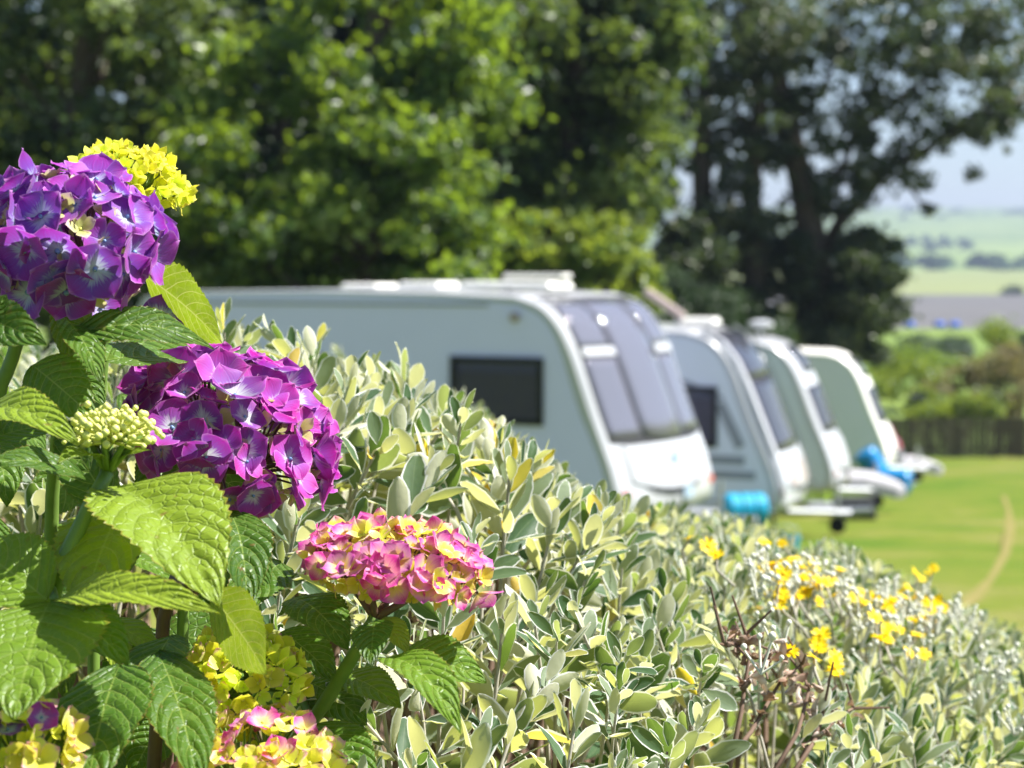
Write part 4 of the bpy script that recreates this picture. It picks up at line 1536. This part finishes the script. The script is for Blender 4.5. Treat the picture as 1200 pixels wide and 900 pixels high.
def hleaf(base, tip, nrm, width, arch=.08, fold=.15, tint=.5, quilt=.010, curl=0.0, seed=0, wave=.02, shape=.78):
    """toothed, quilted ovate leaf from base to tip (world points); nrm is where its upper face looks"""
    g = np.random.default_rng(seed)
    base, tip = np.asarray(base, float), np.asarray(tip, float)
    Ld = np.linalg.norm(tip - base)
    y = (tip - base) / Ld
    z = unit(np.asarray(nrm, float) - y * (np.asarray(nrm, float) @ y))
    x = np.cross(y, z)
    nv, nu = 61, 13
    vs = np.linspace(0, 1, nv)
    us = np.linspace(-1, 1, nu)
    ph1, ph2 = g.uniform(0, 6.28, 2)
    w = np.sin(np.pi * np.clip(vs, 0, 1) ** shape) ** .80 * (1 - .22 * vs ** 3) * width / 2
    w[0] = width * .02
    w[-1] = width * .006
    tooth = 1 + .11 * (((vs * 20 + .15) % 1) - .5) * -1 * np.clip((vs - .06) * 8, 0, 1)
    V, UV = [], []
    for i, v in enumerate(vs):
        for u in us:
            wu = w[i] * (tooth[i] if abs(u) > .99 else 1)
            au = abs(u)
            s = v - .30 * au ** 1.35
            q = abs(math.sin(math.pi * (s * 8 + .25 * math.sin(v * 9 + ph2) * au))) ** .7
            h = quilt * .7 * Ld * q * min(1, au * 4) * (1 - .5 * au)
            h += arch * Ld * 4 * v * (1 - v) + curl * Ld * v ** 3
            h += fold * au * w[i] - .25 * fold * au * au * w[i]
            h += wave * Ld * au * au * math.sin(v * 13 + ph1 + (2.0 if u > 0 else 0)) * .6
            p = base + y * (v * Ld) + x * (u * wu) + z * h
            V.append(p - HL)
            UV.append((u * .5 + .5, v))
    Fc = [(j * nu + i, j * nu + i + 1, (j + 1) * nu + i + 1, (j + 1) * nu + i) for j in range(nv - 1) for i in range(nu - 1)]
    return np_mesh('leaf', V, Fc, tint=np.full(len(V), tint), uv=UV, mats=[M['hleaf']])


def cv(r, u, t):
    """direction: right, up, towards the viewer"""
    return np.array([r, -t, u])


def add_leaf(b, t, nrm, width_px, tint, **kw):
    wid = width_px / F_PX * (b[2] + t[2]) / 2
    return link('leaf', hleaf(P(*b), P(*t), nrm, wid, tint=tint, seed=int(b[0] * 7 + t[1]), **kw), hyd)


LV = [
    # base(px,py,d)      tip(px,py,d)        normal         width tint  extras
    ((168, 322, 1.38), (260, 402, 1.33), cv(.35, .35, -.85), 84, .72, dict(arch=.04, fold=.1)),
    ((85, 392, 1.30), (250, 410, 1.33), cv(.1, .75, .65), 62, .12, dict(arch=.16, fold=.1)),
    ((110, 425, 1.33), (225, 425, 1.40), cv(.1, .9, .35), 80, .35, dict(arch=.05)),
    ((75, 372, 1.31), (118, 448, 1.27), cv(.55, .35, .75), 52, .28, dict(arch=.08)),
    ((-30, 372, 1.26), (56, 405, 1.22), cv(-.1, .45, .9), 64, .08, dict(arch=.10)),
    ((-25, 395, 1.24), (8, 345, 1.24), cv(.4, .3, .9), 44, .10, dict()),
    ((38, 428, 1.30), (112, 492, 1.27), cv(-.1, .5, .8), 78, .42, dict(arch=.06)),
    ((-30, 488, 1.28), (92, 520, 1.22), cv(-.1, .85, .45), 74, .93, dict(arch=.14, fold=.25)),
    ((-20, 520, 1.33), (70, 500, 1.36), cv(.1, .9, .5), 60, .5, dict()),
    ((100, 560, 1.30), (-25, 545, 1.24), cv(.1, .75, .65), 50, .12, dict(arch=.10)),
    ((135, 600, 1.31), (70, 490, 1.36), cv(-.3, .5, .7), 70, .2, dict()),
    # the big sunlit pair in the middle
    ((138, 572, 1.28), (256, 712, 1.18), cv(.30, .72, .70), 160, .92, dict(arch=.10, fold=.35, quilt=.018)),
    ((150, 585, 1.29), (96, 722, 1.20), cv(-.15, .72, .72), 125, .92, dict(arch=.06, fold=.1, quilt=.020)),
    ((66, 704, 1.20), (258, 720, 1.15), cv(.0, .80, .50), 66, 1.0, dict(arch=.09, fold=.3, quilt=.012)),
    ((268, 600, 1.36), (290, 720, 1.28), cv(.35, .35, .9), 76, .08, dict(arch=.12, fold=.3)),
    ((255, 640, 1.40), (315, 690, 1.35), cv(.5, .5, .7), 70, .15, dict()),
    # lower left
    ((58, 706, 1.22), (18, 845, 1.13), cv(-.05, .72, .72), 178, .66, dict(arch=.07, fold=.12, quilt=.014)),
    ((56, 704, 1.22), (-40, 640, 1.25), cv(.1, .6, .75), 110, .72, dict(arch=.08, fold=.2)),
    ((60, 712, 1.23), (150, 780, 1.19), cv(.5, .6, .6), 90, .45, dict(arch=.08)),
    ((140, 780, 1.26), (100, 940, 1.15), cv(-.1, .5, .85), 118, .18, dict(arch=.05)),
    ((200, 745, 1.33), (165, 850, 1.26), cv(-.2, .4, .9), 82, .10, dict(arch=.08)),
    ((185, 765, 1.30), (235, 930, 1.18), cv(.3, .45, .85), 92, .16, dict(arch=.06, quilt=.016)),
    ((120, 728, 1.35), (190, 770, 1.33), cv(.2, .9, .4), 50, .85, dict()),
    ((130, 745, 1.34), (145, 800, 1.30), cv(.2, .6, .6), 36, .97, dict()),
    # right of the yellow heads
    ((248, 698, 1.29), (312, 790, 1.25), cv(.3, .25, -.9), 92, .80, dict(arch=.03, fold=.10)),
    ((330, 660, 1.40), (262, 735, 1.31), cv(.1, .6, .7), 66, .22, dict()),
    ((345, 700, 1.35), (408, 762, 1.30), cv(.3, .55, .7), 74, .20, dict(arch=.10)),
    ((330, 740, 1.38), (395, 800, 1.36), cv(.2, .6, .7), 60, .35, dict()),
    ((440, 728, 1.31), (436, 782, 1.28), cv(-.2, .25, .95), 52, .30, dict(arch=.08, shape=.62)),
    ((445, 724, 1.32), (478, 768, 1.33), cv(.3, .5, -.7), 44, .93, dict(shape=.62)),
    ((450, 772, 1.31), (540, 862, 1.24), cv(.15, .85, .4), 70, .55, dict(arch=.16, fold=.3)),
    ((470, 768, 1.34), (570, 800, 1.33), cv(.2, .8, .6), 80, .5, dict(arch=.10)),
    ((400, 790, 1.36), (470, 830, 1.33), cv(.1, .85, .5), 60, .62, dict()),
    ((370, 850, 1.33), (440, 930, 1.28), cv(.2, .6, .75), 76, .3, dict()),
    ((365, 800, 1.38), (430, 850, 1.36), cv(.1, .7, .7), 66, .2, dict()),
    ((120, 545, 1.26), (66, 545, 1.22), cv(-.1, .7, .6), 40, .85, dict(arch=.16, fold=.3)),
    ((130, 545, 1.26), (178, 528, 1.25), cv(.2, .8, .3), 26, .9, dict(arch=.1)),
    ((215, 520, 1.42), (160, 580, 1.38), cv(-.1, .6, .7), 60, .4, dict()),
    ((210, 540, 1.45), (300, 590, 1.45), cv(.2, .6, .6), 70, .15, dict()),
    ((95, 330, 1.38), (80, 430, 1.34), cv(-.2, .4, .9), 56, .6, dict()),
]
for b, t, nr, w, ti, kw in LV:
    add_leaf(b, t, nr, w, ti, **kw)
# shaded leaves deeper in the bush
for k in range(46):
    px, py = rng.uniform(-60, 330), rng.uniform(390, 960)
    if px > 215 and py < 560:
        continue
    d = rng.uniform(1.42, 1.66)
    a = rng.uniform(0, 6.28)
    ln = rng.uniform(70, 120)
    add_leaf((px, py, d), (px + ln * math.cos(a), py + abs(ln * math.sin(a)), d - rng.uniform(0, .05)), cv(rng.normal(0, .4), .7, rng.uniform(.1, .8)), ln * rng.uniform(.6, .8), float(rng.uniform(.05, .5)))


def stem(pts, r0, r1, mat, parent=hyd, name='stem'):
    q = catmull([P(*c) for c in pts], 4)
    n = len(q)
    return MB().tube([p - HL for p in q], [r0 + (r1 - r0) * k / (n - 1) for k in range(n)], 9).build(name, mat, parent, smooth=True)


gnd = lambda px, d: (px, 450 + F_PX * ((CAM[2] - gz(d)) / d - math.tan(PITCH)), d)
stem([gnd(60, 1.5), (-10, 900, 1.40), (-8, 520, 1.34), (14, 420, 1.33), (40, 345, 1.32)], .0055, .0040, M['stem_green'])
stem([gnd(100, 1.5), (60, 900, 1.46), (70, 480, 1.42), (92, 370, 1.36), (115, 320, 1.36)], .0055, .0036, M['stem_green'])
stem([gnd(120, 1.5), (20, 920, 1.38), (60, 705, 1.25), (92, 620, 1.25), (126, 553, 1.26)], .0058, .0042, M['stem_green'])
stem([gnd(160, 1.5), (180, 900, 1.46), (232, 680, 1.42), (250, 600, 1.42), (262, 545, 1.42)], .0055, .0036, M['stem_dark'])
stem([gnd(170, 1.52), (210, 900, 1.46), (218, 640, 1.43), (219, 530, 1.42)], .0045, .0034, M['stem_green'])
stem([gnd(200, 1.5), (310, 920, 1.42), (368, 842, 1.36), (410, 775, 1.33), (440, 722, 1.32)], .0058, .0040, M['stem_green'])
stem([gnd(180, 1.5), (270, 960, 1.36), (262, 850, 1.33), (265, 815, 1.32)], .005, .0036, M['stem_green'])
stem([gnd(190, 1.5), (320, 1000, 1.34), (312, 920, 1.30)], .005, .0036, M['stem_green'])
stem([gnd(90, 1.5), (10, 1000, 1.28), (20, 920, 1.20)], .005, .0036, M['stem_green'])
stem([gnd(110, 1.5), (110, 700, 1.5), (140, 300, 1.48), (150, 225, 1.47)], .005, .0032, M['stem_green'])
stem([(60, 705, 1.25), (60, 690, 1.24), (64, 703, 1.22)], .003, .0026, M['stem_green'], name='leaf_stalk')


def floret_mesh(name, mat, eye, cup, seed, wid=.72, point=.8, ruff=.06, eye_r=.085):
    g = np.random.default_rng(seed)
    ts = np.array([.04, .16, .30, .44, .58, .71, .83, .93, 1.0])
    us = np.array([-1, -.7, -.35, 0, .35, .7, 1])
    hw = np.array([.06, .30, .56, .77, .84, .68, .42, .18, .01]) * wid
    V, UV, Fc, mi = [], [], [], []
    for s in range(4):
        a = s * math.pi / 2 + g.normal(0, .10)
        ln = g.uniform(.88, 1.10)
        d, sd = np.array([math.cos(a), math.sin(a), 0]), np.array([-math.sin(a), math.cos(a), 0])
        cp = cup * g.uniform(.6, 1.35)
        tw = g.normal(0, .14)
        p1, p2, kk = g.uniform(0, 6.28), g.uniform(0, 6.28), g.uniform(2.5, 4.5)
        b = len(V)
        for t, w in zip(ts, hw):
            for u in us:
                z = cp * (t ** 1.4) - .24 * cp * t ** 4 + .20 * (u * w) ** 2 - .05 * math.exp(-(u / .25) ** 2) * t + tw * u * w * t + .035 * (s % 2)
                z += ruff * 1.1 * t * t * abs(u) * math.sin(kk * t * 2 + p1 + (1.7 if u > 0 else 0)) + ruff * .5 * t * math.sin(5 * u + p2)
                V.append(d * t * ln + sd * u * w * ln * (1 + .05 * math.sin(9 * t + p2)) + np.array([0, 0, z]))
                UV.append((u * .5 + .5, t))
        for j in range(8):
            for i in range(6):
                Fc.append((b + j * 7 + i, b + (j + 1) * 7 + i, b + (j + 1) * 7 + i + 1, b + j * 7 + i + 1))
                mi.append(0)
    # the round eye
    b = len(V)
    for r, z in ((eye_r * .7, .0), (eye_r, .05), (eye_r * .75, .11), (eye_r * .2, .135)):
        for k in range(8):
            V.append((r * math.cos(k * .785), r * math.sin(k * .785), z + .02))
            UV.append((.5, .02))
    for j in range(3):
        for k in range(8):
            k2 = (k + 1) % 8
            Fc.append((b + j * 8 + k, b + j * 8 + k2, b + (j + 1) * 8 + k2, b + (j + 1) * 8 + k))
            mi.append(1)
    return np_mesh(name, V, Fc, uv=UV, mats=[M[mat], M[eye]], midx=mi)


FL = {}
for nm, eye, cup, wid, er in (('violet', 'eye', .42, .76, .085), ('magenta', 'eye', .52, .76, .08), ('pink', 'eye_pale', .75, .64, .09), ('lemon', 'eye_pale', .95, .62, .14), ('lemon_pink', 'eye_pale', .85, .62, .11), ('cream', 'eye_pale', .8, .6, .12)):
    FL[nm] = [floret_mesh('floret', nm, eye, cup * (.7 + .2 * k), 300 + k + hash(nm) % 1 * 0 + len(nm) * 10, wid, eye_r=er) for k in range(4)]


def fib_dome(n, cover):
    k = np.arange(n) + .5
    cosm = math.cos(cover)
    c = 1 - (1 - cosm) * k / n
    th = np.arccos(c)
    ph = k * 2.399963
    return th, ph


def flower_head(label, centre, axis, a, b, n, size, kinds, cover, neck, seed, filler=None, stalk_mat='stem_dark', jit=.10, stretch=1.0):
    """domed head: forked stalks, a floret at the end of each, young cream florets between"""
    g = np.random.default_rng(seed)
    C = P(*centre)
    ax = unit(axis)
    Bm = basis(ax, g.uniform(0, 6.28))
    nk = P(*neck)
    th, ph = fib_dome(n, cover)
    mb = MB()
    pos, nor = [], []
    for t_, p_ in zip(th, ph):
        t_ += g.normal(0, jit)
        p_ += g.normal(0, jit)
        l = np.array([math.sin(t_) * math.cos(p_), math.sin(t_) * math.sin(p_), math.cos(t_)])
        rr = 1 + g.normal(0, .045)
        pos.append(C + Bm @ (l * np.array([a * stretch, a, b])) * rr)
        nor.append(unit(Bm @ (l / np.array([a * stretch, a, b]))))
    pos, nor = np.array(pos), np.array(nor)
    # a handful of main branches from the neck, each forking to its florets
    hubs = [nk + (C - nk) * .45 + Bm @ np.array([math.cos(k * 1.047), math.sin(k * 1.047), .15]) * a * .38 for k in range(6)]
    for h in hubs:
        mb.tube([nk - HL, (nk + h) / 2 - HL, h - HL], [.0030, .0024, .0018], 6)
    for p, nn_ in zip(pos, nor):
        h = hubs[int(np.argmin([np.linalg.norm(p - q) for q in hubs]))]
        mb.tube([h - HL, (h + p) / 2 - HL - nn_ * .003, p - nn_ * size * .02 - HL], [.0012, .0010, .0007], 5, caps=False)
    hd = mb.build('flower_head', M[stalk_mat], hyd, smooth=True, label=label)
    for i, (p, nn_) in enumerate(zip(pos, nor)):
        kind = kinds[int(g.choice(len(kinds), p=None))] if not callable(kinds) else kinds(p, nn_, g)
        zdir = nn_ + .36 * g.standard_normal(3)
        s = size * g.uniform(.75, 1.18) * (1.25 if kind == 'pink' and g.uniform() < .3 else 1)
        o = bpy.data.objects.new('floret', FL[kind][int(g.integers(4))])
        col.objects.link(o)
        o.parent = hd
        o.matrix_local = mat4(basis(zdir, g.uniform(0, 6.28)), s, p - HL)
    if filler:
        nf, sf, kf, depth = filler
        th, ph = fib_dome(nf, cover * 1.2)
        Vs, Fs, UVs, off = [], [], [], 0
        me0 = FL[kf][1]
        v0 = np.array([v.co[:] for v in me0.vertices])
        f0 = np.array([p.vertices[:] for p in me0.polygons])
        uv0 = np.zeros((len(v0), 2))
        for lp, uvd in zip(me0.loops, me0.uv_layers[0].data):
            uv0[lp.vertex_index] = uvd.uv[:]
        mi0 = [p.material_index for p in me0.polygons]
        mis = []
        for t_, p_ in zip(th, ph):
            l = np.array([math.sin(t_) * math.cos(p_ + .6), math.sin(t_) * math.sin(p_ + .6), math.cos(t_)])
            pp = C + Bm @ (l * np.array([a * stretch, a, b])) * depth * (1 + g.normal(0, .04))
            Rm = basis(unit(Bm @ l) + .25 * g.standard_normal(3), g.uniform(0, 6.28))
            Vs.append(v0 @ (Rm * sf * g.uniform(.7, 1.2)).T + pp - HL)
            Fs.append(f0 + off)
            UVs.append(uv0)
            mis += mi0
            off += len(v0)
        link('inner_florets', np_mesh('inner_florets', np.concatenate(Vs), np.concatenate(Fs), uv=np.concatenate(UVs), mats=[M[kf], M['eye_pale']], midx=mis), hd, kind='stuff')
    return hd


mm = lambda px, d: px / F_PX * d
flower_head('violet-purple mophead with pale blue eyes, the largest florets', (84, 286, 1.33), cv(.10, .92, .40), mm(92, 1.33), mm(80, 1.33), 48, mm(36, 1.33), ['violet'], R(112), (70, 345, 1.33), 1, (60, mm(16, 1.33), 'cream', .90))
flower_head('lemon yellow young head standing behind the violet one', (154, 213, 1.45), cv(.30, .92, .05), mm(58, 1.45), mm(36, 1.45), 76, mm(12.5, 1.45), ['lemon'], R(100), (150, 250, 1.47), 2, (40, mm(12, 1.47), 'lemon', .88), 'stem_green')
flower_head('magenta-purple mophead tilted down to the right', (268, 515, 1.41), cv(.42, .84, .34), mm(113, 1.41), mm(81, 1.41), 72, mm(32, 1.41), ['magenta'], R(102), (262, 550, 1.42), 3, (56, mm(17, 1.41), 'cream', .91), stretch=1.0)


def pinkmix(p, n, g):
    return 'pink' if g.uniform() < (.45 if n[2] > .80 else .92) else 'lemon_pink'


flower_head('flat pink and yellow head on forked dark stalks', (464, 668, 1.35), cv(.14, .98, .10), mm(98, 1.35), mm(46, 1.35), 112, mm(18, 1.35), pinkmix, R(90), (440, 724, 1.32), 4, (110, mm(13, 1.35), 'lemon_pink', .93))
flower_head('small yellow head with a few pink-tipped florets', (285, 796, 1.33), cv(.10, .90, .42), mm(66, 1.32), mm(50, 1.32), 74, mm(15, 1.32), lambda p, n, g: 'lemon_pink' if g.uniform() < .22 else 'lemon', R(104), (265, 820, 1.33), 5, (70, mm(12, 1.32), 'lemon', .9), 'stem_green')
flower_head('yellow head edged with pink at the foot of the bush', (308, 916, 1.27), cv(.08, .90, .42), mm(92, 1.28), mm(58, 1.28), 92, mm(18, 1.28), lambda p, n, g: 'pink' if g.uniform() < .25 else 'lemon_pink', R(102), (312, 925, 1.29), 6, (52, mm(13, 1.28), 'lemon', .9), 'stem_green')
flower_head('yellow head with violet-edged florets under the broad leaf', (20, 890, 1.18), cv(.05, .92, .40), mm(70, 1.18), mm(70, 1.18), 50, mm(21, 1.18), lambda p, n, g: 'violet' if g.uniform() < .16 else 'lemon_pink', R(104), (20, 920, 1.20), 7, (44, mm(13, 1.18), 'lemon', .9), 'stem_green')
# a loose pair of florets hanging below the violet head
for px, py, d in ((118, 362, 1.38), (190, 372, 1.37), (72, 345, 1.39)):
    o = link('floret', FL['violet'][1], hyd)
    o.matrix_local = mat4(basis(cv(.2, .5, .8), px), mm(30, d), P(px, py, d) - HL)

# the unopened cluster of green buds
bd = MB()
C0 = P(133, 510, 1.25)
hb = MB()
for k in range(7):
    a = k * .9
    tp = C0 + np.array([math.cos(a) * .016, math.sin(a) * .014, .0])
    hb.tube([P(126, 553, 1.26) - HL, tp - HL], [.0026, .0016], 6)
hdb = hb.build('flower_head', M['stem_green'], hyd, smooth=True, label='tight cluster of pale green unopened buds on a green stem')
th, ph = fib_dome(120, R(105))
for t_, p_ in zip(th, ph):
    l = np.array([math.sin(t_) * math.cos(p_), math.sin(t_) * math.sin(p_), math.cos(t_)])
    q = C0 + l * np.array([.0235, .021, .0165]) * (1 + rng.normal(0, .10)) + rng.normal(0, .0012, 3) - HL
    r = rng.uniform(.0013, .0026)
    bd.lathe([(.0004, -r), (r * .8, -r * .6), (r, 0), (r * .8, r * .6), (.0004, r)], q, 'z', 8)
bd.build('buds', M['bud_green'], hdb, smooth=True, kind='stuff')
bd2 = MB()
th, ph = fib_dome(60, R(120))
me = None
for t_, p_ in zip(th, ph):
    l = np.array([math.sin(t_) * math.cos(p_ + 1), math.sin(t_) * math.sin(p_ + 1), math.cos(t_)])
    q = C0 + l * np.array([.0215, .019, .0150]) - HL
    o_ = unit(l)
    bd2.tube([C0 - HL - np.array([0, 0, .004]), q], [.0012, .0009], 5, caps=False)
bd2.build('bud_stalks', M['bud_green'], hdb, smooth=True, kind='stuff')


# ------------------------------------------------------------------ haze in the valley air
hm, nt, N, L, out = new_mat('haze')
pv = N.new('ShaderNodeVolumePrincipled')
pv.inputs['Color'].default_value = (0.50, 0.58, 0.76, 1)
pv.inputs['Density'].default_value = 0.00028
pv.inputs['Anisotropy'].default_value = 0.35
L.new(pv.outputs[0], out.inputs['Volume'])
hzb = MB().box((0, 2350, 75), (10400, 5000, 190)).build('haze', hm, kind='stuff')
bpy.context.view_layer.update()
